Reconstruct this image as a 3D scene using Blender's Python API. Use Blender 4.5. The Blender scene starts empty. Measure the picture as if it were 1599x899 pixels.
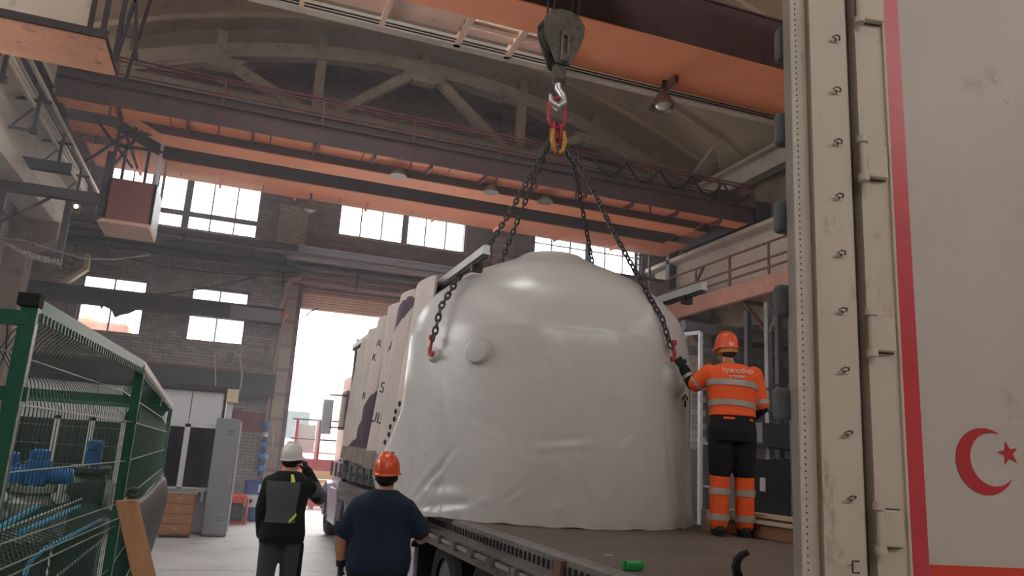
import bpy, bmesh, math, random
import numpy as np
from mathutils import Vector, Matrix, noise
random.seed(7)
PI = math.pi
S = bpy.context.scene
COL = S.collection

# ------------------------------------------------------------------ camera, world, lights, exposure
F_PX = 1201.1
CAM = Vector((0.0, 0.0, 1.75))
cam_rot = Matrix(((0.9373, -0.1278, -0.3243), (-0.3437, -0.1844, -0.9208), (0.0579, 0.9745, -0.2168)))
cx = Vector(cam_rot.col[0]).normalized()
cz = Vector(cam_rot.col[2]); cz = (cz - cx * cz.dot(cx)).normalized()
cy = cz.cross(cx)
cam_rot = Matrix((cx, cy, cz)).transposed()
cd = bpy.data.cameras.new('camera')
cd.sensor_width = 36.0
cd.lens = F_PX / 1599 * 36
cd.clip_end = 400
cam = bpy.data.objects.new('camera', cd)
cam.matrix_world = Matrix.Translation(CAM) @ cam_rot.to_4x4()
COL.objects.link(cam)
S.camera = cam

world = bpy.data.worlds.new('overcast_sky')
S.world = world
world.use_nodes = True
bg = world.node_tree.nodes['Background']
bg.inputs[0].default_value = (1.0, 0.985, 0.965, 1)
bg.inputs[1].default_value = 10.0
S.view_settings.view_transform = 'Standard'
S.view_settings.look = 'None'
S.view_settings.gamma = 1
S.view_settings.exposure = -0.1
S.cycles.max_bounces = 8
S.cycles.diffuse_bounces = 5
S.cycles.glossy_bounces = 3
S.cycles.transmission_bounces = 6
S.cycles.transparent_max_bounces = 12
S.cycles.caustics_reflective = False
S.cycles.caustics_refractive = False
S.cycles.use_denoising = True


def portal(name, loc, rot, sx, sy):
    """A portal at a real opening: it only steers the sampling of the sky's light."""
    l = bpy.data.lights.new(name, 'AREA')
    l.shape = 'RECTANGLE'; l.size = sx; l.size_y = sy
    l.cycles.is_portal = True
    o = bpy.data.objects.new(name, l)
    o.location = loc; o.rotation_euler = rot
    COL.objects.link(o)


portal('rear_window_portal', (4.2, -9.0, 10.0), (PI / 2, 0, 0), 16, 2.0)
portal('roof_light_portal', (2.3, 9.8, 13.3), (0, 0, 0), 4.6, 7.6)
portal('gate_portal', (4.2, 21.9, 2.8), (-PI / 2, 0, 0), 5.4, 5.5)
portal('window_portal', (4.2, 21.9, 8.2), (-PI / 2, 0, 0), 16.2, 1.7)

portal('side_window_portal', (-5.15, 10.25, 5.25), (0, PI / 2, 0), 2.5, 6.5)


# ------------------------------------------------------------------ helpers
def ray(x, y):
    return cam_rot @ Vector((x - 799.5, 449.5 - y, -F_PX))


def at(x, y, X=None, Y=None, Z=None):
    """The world point seen at a pixel of the photograph, on one known plane."""
    d = ray(x, y)
    t = (X - CAM.x) / d.x if X is not None else (Y - CAM.y) / d.y if Y is not None else (Z - CAM.z) / d.z
    return CAM + d * t


def lin(h):
    h = h.lstrip('#')
    c = [int(h[i:i + 2], 16) / 255 for i in (0, 2, 4)]
    return [x / 12.92 if x <= .04045 else ((x + .055) / 1.055) ** 2.4 for x in c]


MATS = {}


def mat(name, hexcol, rough=.6, metal=0.0, var=.18, scale=2.5, bump=0.0, bscale=30.0, dirt=None, dirt_amt=.5,
        dscale=None, island=0.0, rand=0.0, coat=0.0, detail=5, stretch=(1, 1, 1)):
    if name in MATS:
        return MATS[name]
    m = bpy.data.materials.new(name)
    m.use_nodes = True
    nt = m.node_tree; N = nt.nodes; L = nt.links
    b = N['Principled BSDF']
    b.inputs['Roughness'].default_value = rough
    b.inputs['Metallic'].default_value = metal
    if coat:
        b.inputs['Coat Weight'].default_value = coat
        b.inputs['Coat Roughness'].default_value = .15
    c = lin(hexcol)
    tc = N.new('ShaderNodeTexCoord')
    mp = N.new('ShaderNodeMapping')
    mp.inputs['Scale'].default_value = stretch
    L.new(tc.outputs['Object'], mp.inputs['Vector'])
    nz = N.new('ShaderNodeTexNoise')
    nz.inputs['Scale'].default_value = scale
    nz.inputs['Detail'].default_value = detail
    nz.inputs['Roughness'].default_value = .62
    L.new(mp.outputs[0], nz.inputs['Vector'])
    rp = N.new('ShaderNodeValToRGB')
    rp.color_ramp.elements[0].position = .3
    rp.color_ramp.elements[1].position = .7
    rp.color_ramp.elements[0].color = [max(0, x * (1 - var)) for x in c] + [1]
    rp.color_ramp.elements[1].color = [min(1, x * (1 + var)) for x in c] + [1]
    L.new(nz.outputs['Fac'], rp.inputs['Fac'])
    out = rp.outputs['Color']
    if dirt:
        dz = N.new('ShaderNodeTexNoise')
        dz.inputs['Scale'].default_value = dscale or scale * 2.3
        dz.inputs['Detail'].default_value = 8
        dz.inputs['Roughness'].default_value = .7
        L.new(mp.outputs[0], dz.inputs['Vector'])
        dr = N.new('ShaderNodeValToRGB')
        dr.color_ramp.elements[0].position = .68 - .32 * dirt_amt
        dr.color_ramp.elements[1].position = .82 - .22 * dirt_amt
        L.new(dz.outputs['Fac'], dr.inputs['Fac'])
        mx = N.new('ShaderNodeMix'); mx.data_type = 'RGBA'
        L.new(dr.outputs['Color'], mx.inputs['Factor'])
        L.new(out, mx.inputs['A'])
        mx.inputs['B'].default_value = lin(dirt) + [1]
        out = mx.outputs['Result']
    if island or rand:
        src = N.new('ShaderNodeNewGeometry').outputs['Random Per Island'] if island else \
            N.new('ShaderNodeObjectInfo').outputs['Random']
        mr = N.new('ShaderNodeMapRange')
        k = island or rand
        mr.inputs['To Min'].default_value = 1 - k
        mr.inputs['To Max'].default_value = 1 + k
        L.new(src, mr.inputs['Value'])
        hs = N.new('ShaderNodeHueSaturation')
        L.new(mr.outputs[0], hs.inputs['Value'])
        L.new(out, hs.inputs['Color'])
        out = hs.outputs['Color']
    L.new(out, b.inputs['Base Color'])
    if bump:
        bz = N.new('ShaderNodeTexNoise')
        bz.inputs['Scale'].default_value = bscale
        bz.inputs['Detail'].default_value = 4
        L.new(mp.outputs[0], bz.inputs['Vector'])
        bp = N.new('ShaderNodeBump')
        bp.inputs['Strength'].default_value = bump
        bp.inputs['Distance'].default_value = .02
        L.new(bz.outputs['Fac'], bp.inputs['Height'])
        L.new(bp.outputs[0], b.inputs['Normal'])
    MATS[name] = m
    return m


def glass(name, tint, opaque=.08, rough=.05):
    """Thin pane: mostly clear, with a glossy surface and a film of dirt."""
    m = bpy.data.materials.new(name); m.use_nodes = True
    N = m.node_tree.nodes; L = m.node_tree.links
    N.clear()
    o = N.new('ShaderNodeOutputMaterial')
    t = N.new('ShaderNodeBsdfTransparent'); t.inputs[0].default_value = tint + [1]
    g = N.new('ShaderNodeBsdfGlossy'); g.inputs['Roughness'].default_value = rough
    d = N.new('ShaderNodeBsdfTranslucent'); d.inputs[0].default_value = (.8, .8, .8, 1)
    a = N.new('ShaderNodeMixShader'); b = N.new('ShaderNodeMixShader')
    a.inputs[0].default_value = .06
    L.new(t.outputs[0], a.inputs[1]); L.new(g.outputs[0], a.inputs[2])
    b.inputs[0].default_value = opaque
    L.new(a.outputs[0], b.inputs[1]); L.new(d.outputs[0], b.inputs[2])
    L.new(b.outputs[0], o.inputs[0])
    return m


def lamp_mat(name, hexcol, strength):
    m = bpy.data.materials.new(name); m.use_nodes = True
    b = m.node_tree.nodes['Principled BSDF']
    b.inputs['Base Color'].default_value = lin(hexcol) + [1]
    b.inputs['Emission Color'].default_value = lin(hexcol) + [1]
    b.inputs['Emission Strength'].default_value = strength
    return m


class MB:
    """Collects shapes that become ONE mesh object."""
    def __init__(s):
        s.v = []; s.f = []; s.m = []; s.k = 0

    def add(s, vs, fs):
        n = len(s.v)
        s.v += [tuple(p) for p in vs]
        s.f += [tuple(i + n for i in f) for f in fs]
        s.m += [s.k] * len(fs)
        return s

    def box(s, x0, x1, y0, y1, z0, z1):
        return s.add([(x, y, z) for x in (x0, x1) for y in (y0, y1) for z in (z0, z1)],
                     [(0, 1, 3, 2), (4, 6, 7, 5), (0, 4, 5, 1), (2, 3, 7, 6), (0, 2, 6, 4), (1, 5, 7, 3)])

    def hexa(s, a, b):
        """a, b: two quads of four points, joined."""
        return s.add(list(a) + list(b), [(3, 2, 1, 0), (4, 5, 6, 7), (0, 1, 5, 4), (1, 2, 6, 5), (2, 3, 7, 6), (3, 0, 4, 7)])

    def beam(s, p, q, w, h, up=(0, 0, 1)):
        p = Vector(p); q = Vector(q); d = (q - p).normalized()
        a = d.cross(Vector(up))
        if a.length < 1e-4:
            a = d.cross(Vector((1, 0, 0)))
        a.normalize(); b = a.cross(d)
        c = [(-w / 2, -h / 2), (w / 2, -h / 2), (w / 2, h / 2), (-w / 2, h / 2)]
        return s.hexa([p + a * i + b * j for i, j in c], [q + a * i + b * j for i, j in c])

    def loft(s, rings, cap=True):
        n = len(rings[0]); vs = [p for r in rings for p in r]; fs = []
        for i in range(len(rings) - 1):
            for j in range(n):
                fs.append((i * n + j, i * n + (j + 1) % n, (i + 1) * n + (j + 1) % n, (i + 1) * n + j))
        if cap:
            fs.append(tuple(reversed(range(n))))
            fs.append(tuple((len(rings) - 1) * n + j for j in range(n)))
        return s.add(vs, fs)

    def tube(s, pts, r, n=8, cap=True):
        pts = [Vector(p) for p in pts]
        rs = r if hasattr(r, '__len__') else [r] * len(pts)
        rings = []; a = None
        for i, p in enumerate(pts):
            d = (pts[min(i + 1, len(pts) - 1)] - pts[max(i - 1, 0)])
            d = d.normalized() if d.length > 1e-9 else Vector((0, 0, 1))
            if a is None:
                a = d.orthogonal().normalized()
            else:
                a = (a - d * a.dot(d))
                a = a.normalized() if a.length > 1e-6 else d.orthogonal().normalized()
            b = d.cross(a)
            rings.append([p + (a * math.cos(t) + b * math.sin(t)) * rs[i] for t in [2 * PI * k / n for k in range(n)]])
        return s.loft(rings, cap)

    def lathe(s, prof, c=(0, 0, 0), n=24, axis=(0, 0, 1), cap=True):
        ax = Vector(axis).normalized(); a = ax.orthogonal().normalized(); b = ax.cross(a); c = Vector(c)
        return s.loft([[c + ax * z + (a * math.cos(t) + b * math.sin(t)) * max(r, 1e-4) for t in
                        [2 * PI * k / n for k in range(n)]] for r, z in prof], cap)

    def prism(s, poly, d):
        """Polygon of 3-D points pushed along vector d."""
        d = Vector(d); p = [Vector(q) for q in poly]; n = len(p)
        fs = [tuple(range(n)), tuple(reversed(range(n, 2 * n)))]
        fs += [(i, n + i, n + (i + 1) % n, (i + 1) % n) for i in range(n)]
        return s.add(p + [q + d for q in p], fs)

    def ell(s, c, rx, ry, rz, n=16, m=10):
        c = Vector(c); rings = []
        for i in range(m + 1):
            t = -PI / 2 + PI * i / m
            k = max(math.cos(t), .02)
            rings.append([c + Vector((rx * k * math.cos(u), ry * k * math.sin(u), rz * math.sin(t))) for u in
                          [2 * PI * j / n for j in range(n)]])
        return s.loft(rings)

    def mesh(s, name):
        me = bpy.data.meshes.new(name)
        me.from_pydata(s.v, [], s.f)
        me.polygons.foreach_set('material_index', s.m)
        bm = bmesh.new(); bm.from_mesh(me)
        bmesh.ops.recalc_face_normals(bm, faces=bm.faces)
        bm.to_mesh(me); bm.free()
        return me


WM = {}   # world matrices while building


def thing(name, label, cat, loc=(0, 0, 0), rotz=0.0, group=None, kind=None):
    o = bpy.data.objects.new(name, None)
    o.empty_display_size = .1
    COL.objects.link(o)
    M = Matrix.Translation(Vector(loc)) @ Matrix.Rotation(rotz, 4, 'Z')
    o.matrix_world = M
    WM[o.name] = M
    if kind:
        o['kind'] = kind
    else:
        o['label'] = label; o['category'] = cat
        if group: o['group'] = group
    return o


def tag(o, label, cat, group=None):
    o['label'] = label; o['category'] = cat
    if group: o['group'] = group
    return o


def obj(name, mb, m, parent=None, local=False, smooth=None, bevel=0.0, label=None, kind=None):
    """One mesh object. Vertices are in world space, or in the parent's own space with local=True."""
    me = mb if isinstance(mb, bpy.types.Mesh) else mb.mesh(name)
    if not me.materials:
        for q in (m if isinstance(m, (list, tuple)) else [m]):
            me.materials.append(q)
    if smooth is not None:
        me.polygons.foreach_set('use_smooth', [True] * len(me.polygons))
        me.set_sharp_from_angle(angle=math.radians(smooth))
    o = bpy.data.objects.new(name, me)
    COL.objects.link(o)
    if parent:
        o.parent = parent
        if not local:
            o.matrix_parent_inverse = WM[parent.name].inverted()
            WM[o.name] = Matrix.Identity(4)
        else:
            WM[o.name] = WM[parent.name].copy()
            o['_l'] = 1
    else:
        WM[o.name] = Matrix.Identity(4)
    if bevel:
        b = o.modifiers.new('bevel', 'BEVEL'); b.width = bevel; b.segments = 2; b.limit_method = 'ANGLE'
    if label: o['label'] = label
    if kind: o['kind'] = kind
    return o


def put(name, me, m, parent, M):
    """A copy of a shared mesh as a part, at world matrix M."""
    if not me.materials: me.materials.append(m)
    o = bpy.data.objects.new(name, me)
    COL.objects.link(o)
    o.parent = parent
    o.matrix_parent_inverse = WM[parent.name].inverted()
    o.matrix_basis = M
    WM[o.name] = M
    return o


def dup(o, delta, parent=None, label=None):
    """A thing, its parts and their sub-parts copied and moved by delta."""
    c = o.copy(); COL.objects.link(c)
    if parent is None:
        c.location = Vector(o.location) + Vector(delta)
        WM[c.name] = Matrix.Translation(Vector(delta)) @ WM[o.name]
        if label: c['label'] = label
    else:
        c.parent = parent
        WM[c.name] = WM[o.name]
    for ch in [k for k in o.children]:
        dup(ch, delta, c)
    return c


def remesh(mb, voxel, it=4, name='m'):
    """Closed shells melted into one continuous surface."""
    me = mb.mesh('tmp')
    o = bpy.data.objects.new('tmp', me); COL.objects.link(o)
    r = o.modifiers.new('r', 'REMESH'); r.mode = 'VOXEL'; r.voxel_size = voxel
    if it:
        s = o.modifiers.new('s', 'SMOOTH'); s.iterations = it; s.factor = .5
    dg = bpy.context.evaluated_depsgraph_get(); dg.update()
    out = bpy.data.meshes.new_from_object(o.evaluated_get(dg))
    out.name = name
    bpy.data.objects.remove(o)
    bpy.data.meshes.remove(me)
    return out


# ------------------------------------------------------------------ materials
concrete_floor = mat('concrete_floor', '#bcbbbb', .55, var=.16, scale=.6, dirt='#6e6c6b', dirt_amt=.35, dscale=1.4, bump=.15, bscale=8)
concrete_pale = mat('concrete_pale', '#bdb1a2', .85, var=.14, scale=1.2, dirt='#6f665d', dirt_amt=.28, dscale=3, bump=.3, bscale=12)
concrete_dark = mat('concrete_dark', '#a08e7c', .9, var=.16, scale=1.2, dirt='#4f4842', dirt_amt=.4, bump=.2)
ceiling_paint = mat('ceiling_paint', '#bca88e', .9, var=.12, scale=.8, dirt='#776b5c', dirt_amt=.3)
mortar = mat('mortar', '#544c48', .95, var=.15)
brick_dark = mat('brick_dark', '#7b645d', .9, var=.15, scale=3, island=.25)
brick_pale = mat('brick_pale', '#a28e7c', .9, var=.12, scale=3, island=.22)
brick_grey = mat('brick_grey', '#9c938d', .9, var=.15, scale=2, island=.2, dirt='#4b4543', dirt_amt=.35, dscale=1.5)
brick_one_pale = mat('brick_one_pale', '#a28e7c', .9, var=.12, scale=3, rand=.22)
brick_one_grey = mat('brick_one_grey', '#9d938d', .9, var=.12, scale=3, rand=.2)
brick_red_band = mat('brick_red_band', '#8a3a3e', .8, var=.15, scale=3, island=.12)
steel_dark = mat('steel_dark', '#3f3b3d', .6, .2, var=.2, scale=4)
steel_black = mat('steel_black', '#232325', .6, .2, var=.25, scale=4)
steel_grey = mat('steel_grey', '#c6c9d0', .5, .3, var=.12, scale=2, dirt='#5d5b5b', dirt_amt=.25)
steel_bright = mat('steel_bright', '#b9b9b9', .35, .7, var=.12)
pipe_grey = mat('pipe_grey', '#6d6b6c', .55, .2, var=.15, scale=3)
pipe_pale = mat('pipe_pale', '#b3a795', .6, var=.15, scale=4, dirt='#6d6051', dirt_amt=.35)
pipe_pink = mat('pipe_pink', '#8f6f69', .5, .1, var=.12)
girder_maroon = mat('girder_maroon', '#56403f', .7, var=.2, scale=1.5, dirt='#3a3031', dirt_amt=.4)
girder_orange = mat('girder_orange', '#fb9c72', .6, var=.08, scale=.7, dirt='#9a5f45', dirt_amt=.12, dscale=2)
girder_pale = mat('girder_pale', '#e0bba6', .65, var=.1, scale=1.2, dirt='#9a7464', dirt_amt=.25)
crane_brown = mat('crane_brown', '#b98468', .75, var=.16, scale=2.5, dirt='#6b4a3f', dirt_amt=.42, dscale=5)
cab_maroon = mat('cab_maroon', '#7d4743', .7, var=.12, scale=2)
rail_maroon = mat('rail_maroon', '#6a3438', .6, var=.15)
rust_rail = mat('rust_rail', '#6d4234', .7, var=.25, scale=6)
walk_red = mat('walk_red', '#b07f6e', .8, var=.15, scale=1.5, dirt='#7a5648', dirt_amt=.3)
window_frame_m = mat('window_frame', '#6c6a70', .6, var=.1)
pane_glass = glass('pane_glass', [.96, .96, .97], .06)
dark_glass = glass('dark_glass', [.35, .38, .4], .02)
white_panel = mat('white_panel', '#c3c3c6', .5, var=.05, scale=1)
locker_grey = mat('locker_grey', '#85858a', .5, .1, var=.07, scale=2)
drawer_wood = mat('drawer_wood', '#9a6a48', .5, var=.15, scale=4, stretch=(1, 1, 6))
counter_m = mat('counter', '#97908a', .5)
green_paint = mat('green_paint', '#185643', .4, .1, var=.2, scale=8, dirt='#3e5d50', dirt_amt=.3, dscale=25)
green_wire = mat('green_wire', '#244f41', .45, .2, var=.25, scale=12)
wire_worn = mat('wire_worn', '#9aa8a0', .4, .5, var=.5, scale=60)
film_white = None
plank_wood = mat('plank_wood', '#9c7252', .7, var=.2, scale=9, stretch=(1, 1, .12), bump=.2, dirt='#6b442c', dirt_amt=.3, dscale=10)
timber_wood = mat('timber_wood', '#8d6a4e', .8, var=.2, scale=7, stretch=(1, .15, 1))
timber_pale = mat('timber_pale', '#b5a590', .8, var=.15, scale=7, stretch=(1, .15, 1))
deck_ply = mat('deck_ply', '#5f544b', .75, var=.15, scale=1.3, dirt='#423b36', dirt_amt=.3, dscale=4, bump=.1, bscale=60)
trailer_steel = mat('trailer_steel', '#75706c', .6, .2, var=.2, scale=5, dirt='#4a433e', dirt_amt=.4, dscale=14)
rubber = mat('rubber', '#1b1b1c', .85, var=.2, scale=8)
rubber_grey = mat('rubber_grey', '#55595c', .8, var=.2, scale=10)
rim_m = mat('rim', '#6f6c69', .5, .5, dirt='#3b3734', dirt_amt=.5)
curtain_m = mat('curtain', '#c6bab3', .55, var=.08, scale=2, dirt='#a89c94', dirt_amt=.2, bump=.1, bscale=6)
curtain_hem = mat('curtain_hem', '#857a70', .75, var=.2, scale=6, dirt='#5e554d', dirt_amt=.4)
curtain_purple = mat('curtain_purple', '#4f3a48', .55, var=.12, scale=3)
cab_lilac = mat('cab_lilac', '#b9b0c4', .35, var=.06, coat=.4)
alu = mat('aluminium', '#a7a6a4', .4, .6, var=.15, scale=4)
door_white = mat('door_white', '#b8aea4', .5, var=.05, scale=1.2, dirt='#8f857a', dirt_amt=.2, dscale=2.2, bump=.05, bscale=120)
post_white = mat('post_white', '#bfb3a3', .55, var=.07, scale=3, dirt='#6d5a48', dirt_amt=.3, dscale=7, stretch=(1, 1, .35))
post_dirty = mat('post_dirty', '#bfb4a8', .6, var=.1, scale=4, dirt='#857a6f', dirt_amt=.3, dscale=9)  # post paint mottled with dirt, for the edge flange and small marks
seal_black = mat('seal_black', '#4e4843', .8, var=.3, scale=6)
tape_red = mat('tape_red', '#c0424b', .35, var=.08, scale=14)
flag_red = mat('flag_red', '#b23036', .45, var=.05)
panel_red = mat('panel_red', '#c8402f', .4, var=.06)
chain_m = mat('chain_steel', '#4e4b4c', .45, .7, var=.3, scale=30)
hook_red = mat('hook_red', '#a8323e', .45, .1, var=.15, scale=12)
clutch_yellow = mat('clutch_yellow', '#b9853a', .5, .1, var=.2, scale=20)
block_paint = mat('block_paint', '#5c5a50', .65, .2, var=.35, scale=7, dirt='#35332f', dirt_amt=.5, dscale=9)
rope_m = mat('wire_rope', '#3b3a39', .6, .4)
lamp_shade_m = mat('lamp_shade', '#8a7f74', .5, .4, var=.15)
lamp_inner = mat('lamp_inner', '#d9d2c8', .3, .2)
hivis = mat('hivis_orange', '#ee5a22', .75, var=.08, scale=6, bump=.25, bscale=18)
reflect = mat('reflective_band', '#aaa19b', .35, .3, var=.08, scale=10)
cloth_black = mat('cloth_black', '#101216', .9, var=.2, scale=6, bump=.2, bscale=20)
cloth_navy = mat('cloth_navy', '#0e2238', .9, var=.12, scale=6, bump=.25, bscale=14)
cloth_grey = mat('cloth_grey', '#4e5458', .9, var=.1, scale=8, bump=.2, bscale=20)
cloth_trouser = mat('cloth_trouser', '#45484b', .9, var=.12, scale=6, bump=.25, bscale=16)
lime_band = mat('lime_band', '#d3e06a', .5, var=.05)
skin_m = mat('skin', '#b98468', .55, var=.06, scale=12)
hair_m = mat('hair', '#2c221d', .8, var=.3, scale=40)
glove_m = mat('glove', '#1c1d20', .8, var=.3, scale=30)
helmet_orange = mat('helmet_orange', '#e0562a', .3, var=.05, scale=6, coat=.3)
helmet_white = mat('helmet_white', '#d6d4cf', .35, var=.05, coat=.2)
boot_m = mat('boot', '#1d1a18', .7, var=.2)
drum_blue = mat('drum_blue', '#2c4f86', .4, .1, var=.1)
drum_white = mat('drum_white', '#c9cbd0', .45, var=.06)
valve_blue = mat('valve_blue', '#2868a8', .45, .1, var=.15, scale=8)
valve_steel = mat('valve_steel', '#8f9391', .5, .4, var=.25, scale=9)
machine_green = mat('machine_green', '#3f4743', .6, .2, var=.2)
strap_blue = mat('strap_blue', '#3f9fd0', .6, var=.15, scale=20)
gen_orange = mat('gen_orange', '#d8502f', .45, var=.1)
green_plastic = mat('green_plastic', '#1fa04d', .4, var=.1)
beige_duct = mat('beige_duct', '#c3b294', .6, var=.08)
tarp_dark = mat('tarp_dark', '#2a302f', .55, var=.3, scale=5)
ground_out = mat('ground_out', '#dcd8d2', .9, var=.1, scale=.5)
facade_pink = mat('facade_pink', '#d8b9a8', .9, var=.08)
wagon_red = mat('wagon_red', '#a3202c', .6, var=.1)
wagon_wood = mat('wagon_wood', '#c09a6c', .8, var=.12, rand=.1)
white_paint = mat('white_paint', '#d9d8d6', .5, var=.05)
outdoor_orange = mat('outdoor_orange', '#b06038', .8, var=.25, scale=1.2)
rust_box = mat('rust_box', '#6b4c42', .8, var=.2)
cable_black = mat('cable_black', '#1d1c1e', .7)
cable_grey = mat('cable_grey', '#98948f', .6)
lamp_warm = lamp_mat('lamp_warm', '#fff0c0', 12)
lamp_cool = lamp_mat('lamp_cool', '#cfeeff', 10)

# ------------------------------------------------------------------ the hall: floor, walls, roof
WX0, WX1, WY = -5.2, 13.6, 21.85
mb = MB().box(WX0 - .6, WX1 + .6, -9, 22.35, -.3, 0)
floor = obj('floor', mb, concrete_floor, kind='structure')
mb = MB()
for y in (9.05, 9.95):
    mb.box(-4.9, 13.3, y, y + .09, -.02, .012)
obj('floor_channel', mb, steel_dark, floor)
mb = MB()
for k in range(3):
    y = 7.4 + k * 4.6
    mb.box(WX0, WX1, y, y + .012, -.01, .001)
obj('floor_joint', mb, seal_black, floor)
obj('ground_outside', MB().box(-60, 80, 22.35, 90, -.3, -.01), ground_out, kind='structure')

HOLES = [(-3.85, .1, 7.31, 8.83), (2.28, 6.14, 7.78, 8.8), (8.37, 12.2, 7.78, 8.8),
         (-3.95, -2.42, 4.31, 5.77), (-1.35, .12, 4.31, 5.78), (1.47, 6.9, -.1, 6.12)]


def holes_at(za, zb, extra=()):
    return [(h[0], h[1]) for h in list(HOLES) + list(extra) if h[2] < zb - .001 and h[3] > za + .001]


def cut(a, b, spans):
    out = [(a, b)]
    for s, e in spans:
        nx = []
        for p, q in out:
            if e <= p or s >= q: nx.append((p, q)); continue
            if s > p: nx.append((p, s))
            if e < q: nx.append((e, q))
        out = nx
    return out


mb = MB()
zs = sorted(set([0, 14.2] + [z for h in HOLES for z in h[2:] if z > 0]))
for za, zb in zip(zs, zs[1:]):
    for p, q in cut(WX0, WX1, holes_at(za, zb)):
        mb.box(p, q, WY + .02, WY + .5, za, zb)
wall_back = obj('wall_back', mb, mortar, kind='structure')

# brickwork: each course is laid brick by brick in front of the recessed joints
PIERS = [(.62, 1.4), (6.93, 7.62), (-5.15, -4.2), (12.4, 13.5)]
stuff = {'dark': MB(), 'pale': MB(), 'grey': MB(), 'red': MB()}
singles = []
BW, BH, J = .25, .073, .012


def lay(x0, x1, z0, z1, yf, kind, single=None, skip=True, bw=BW, bh=BH):
    z = z0; row = 0
    while z + bh <= z1 + .001:
        x = x0 - (bw / 2 if row % 2 else 0)
        while x < x1 - .02:
            a, b = max(x, x0), min(x + bw, x1)
            for p, q in cut(a, b, holes_at(z, z + bh) if skip else []):
                if q - p < .03: continue
                kd = kind(p, z) if callable(kind) else kind
                y = yf - random.random() * .012
                if single and single(p, q, z):
                    singles.append((p, q, y, z, kd, bh))
                else:
                    m_ = stuff[kd]
                    n = len(m_.v)
                    m_.v += [(p, y, z), (q, y, z), (q, y, z + bh), (p, y, z + bh), (p, y + .04, z), (q, y + .04, z), (q, y + .04, z + bh), (p, y + .04, z + bh)]
                    m_.f += [(n, n + 1, n + 2, n + 3), (n, n + 4, n + 5, n + 1), (n + 3, n + 2, n + 6, n + 7), (n, n + 3, n + 7, n + 4), (n + 1, n + 5, n + 6, n + 2)]
                    m_.m += [0] * 5
            x += bw + J
        z += bh + J; row += 1


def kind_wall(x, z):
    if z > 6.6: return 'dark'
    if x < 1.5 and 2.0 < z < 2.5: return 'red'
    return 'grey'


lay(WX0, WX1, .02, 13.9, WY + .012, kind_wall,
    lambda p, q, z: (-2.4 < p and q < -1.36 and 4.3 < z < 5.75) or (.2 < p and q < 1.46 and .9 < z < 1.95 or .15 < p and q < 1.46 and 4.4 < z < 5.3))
pier_base = MB()
for a, b in PIERS:
    z0 = 7.25 if a in (.62, 6.93) else .02
    pier_base.box(a + .02, b - .02, WY - .16, WY, z0, 13.7)
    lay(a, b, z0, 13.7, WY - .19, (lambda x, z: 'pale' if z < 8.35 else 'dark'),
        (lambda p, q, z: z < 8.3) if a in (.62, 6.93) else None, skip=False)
obj('pier_core', pier_base, mortar, wall_back)
random.shuffle(singles)
singles.sort(key=lambda s: -(1 if s[2] < WY - .1 else 0))
unit = MB().box(0, 1, 0, .05, 0, 1).mesh('brick')
um = {'pale': unit.copy(), 'grey': unit.copy(), 'dark': unit.copy(), 'red': unit.copy()}
for k, m_ in um.items():
    m_.materials.append({'pale': brick_one_pale, 'grey': brick_one_grey, 'dark': brick_one_grey, 'red': brick_red_band}[k])
for i, (p, q, y, z, kd, bh) in enumerate(singles):
    if i < 300:
        put('brick', um[kd], None, wall_back, Matrix.Translation((p, y, z)) @ Matrix.Diagonal((q - p, 1, bh, 1)))
    else:
        stuff[kd].box(p, q, y, y + .04, z, z + bh)
for kd, nm in (('dark', brick_dark), ('pale', brick_pale), ('grey', brick_grey), ('red', brick_red_band)):
    me = bpy.data.meshes.new('brickwork'); me.from_pydata(stuff[kd].v, [], stuff[kd].f)
    obj('brickwork', me, nm, wall_back, kind='stuff')

# windows of the end wall: frame with its bars, every pane a part
PANE = MB().box(-.5, .5, -.003, .003, -.5, .5).mesh('pane'); PANE.materials.append(pane_glass)
PANE_CLEAR = PANE


def window(n, x0, x1, z0, z1, bars, trans, wide=()):
    fr = MB(); y0, y1 = WY + .1, WY + .19
    t = .05
    fr.box(x0, x1, y0, y1, z0, z0 + t); fr.box(x0, x1, y0, y1, z1 - t, z1)
    fr.box(x0, x0 + t, y0, y1, z0, z1); fr.box(x1 - t, x1, y0, y1, z0, z1)
    xs = [(x0 + t, x0 + t)] + [(b - (.09 if b in wide else .02), b + (.09 if b in wide else .02)) for b in bars] + [(x1 - t, x1 - t)]
    zs_ = [(z0 + t, z0 + t)] + [(b - h / 2, b + h / 2) for b, h in trans] + [(z1 - t, z1 - t)]
    for a, b in xs[1:-1]: fr.box(a, b, y0 + (0 if b - a > .1 else .03), y1 - .02, z0, z1)
    for a, b in zs_[1:-1]: fr.box(x0, x1, y0 + .01, y1 - .02, a, b)
    w = obj('window_%d' % n, fr, window_frame_m, kind='structure')
    for i in range(len(xs) - 1):
        for j in range(len(zs_) - 1):
            a, b = xs[i][1], xs[i + 1][0]; c, d = zs_[j][1], zs_[j + 1][0]
            put('pane', PANE, None, w, Matrix.Translation(((a + b) / 2, WY + .14, (c + d) / 2)) @ Matrix.Diagonal((b - a, 1, d - c, 1)))
    obj('window_sill', MB().box(x0 - .08, x1 + .08, WY - .09, WY + .1, z0 - .07, z0), concrete_dark, w)
    return w


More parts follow.
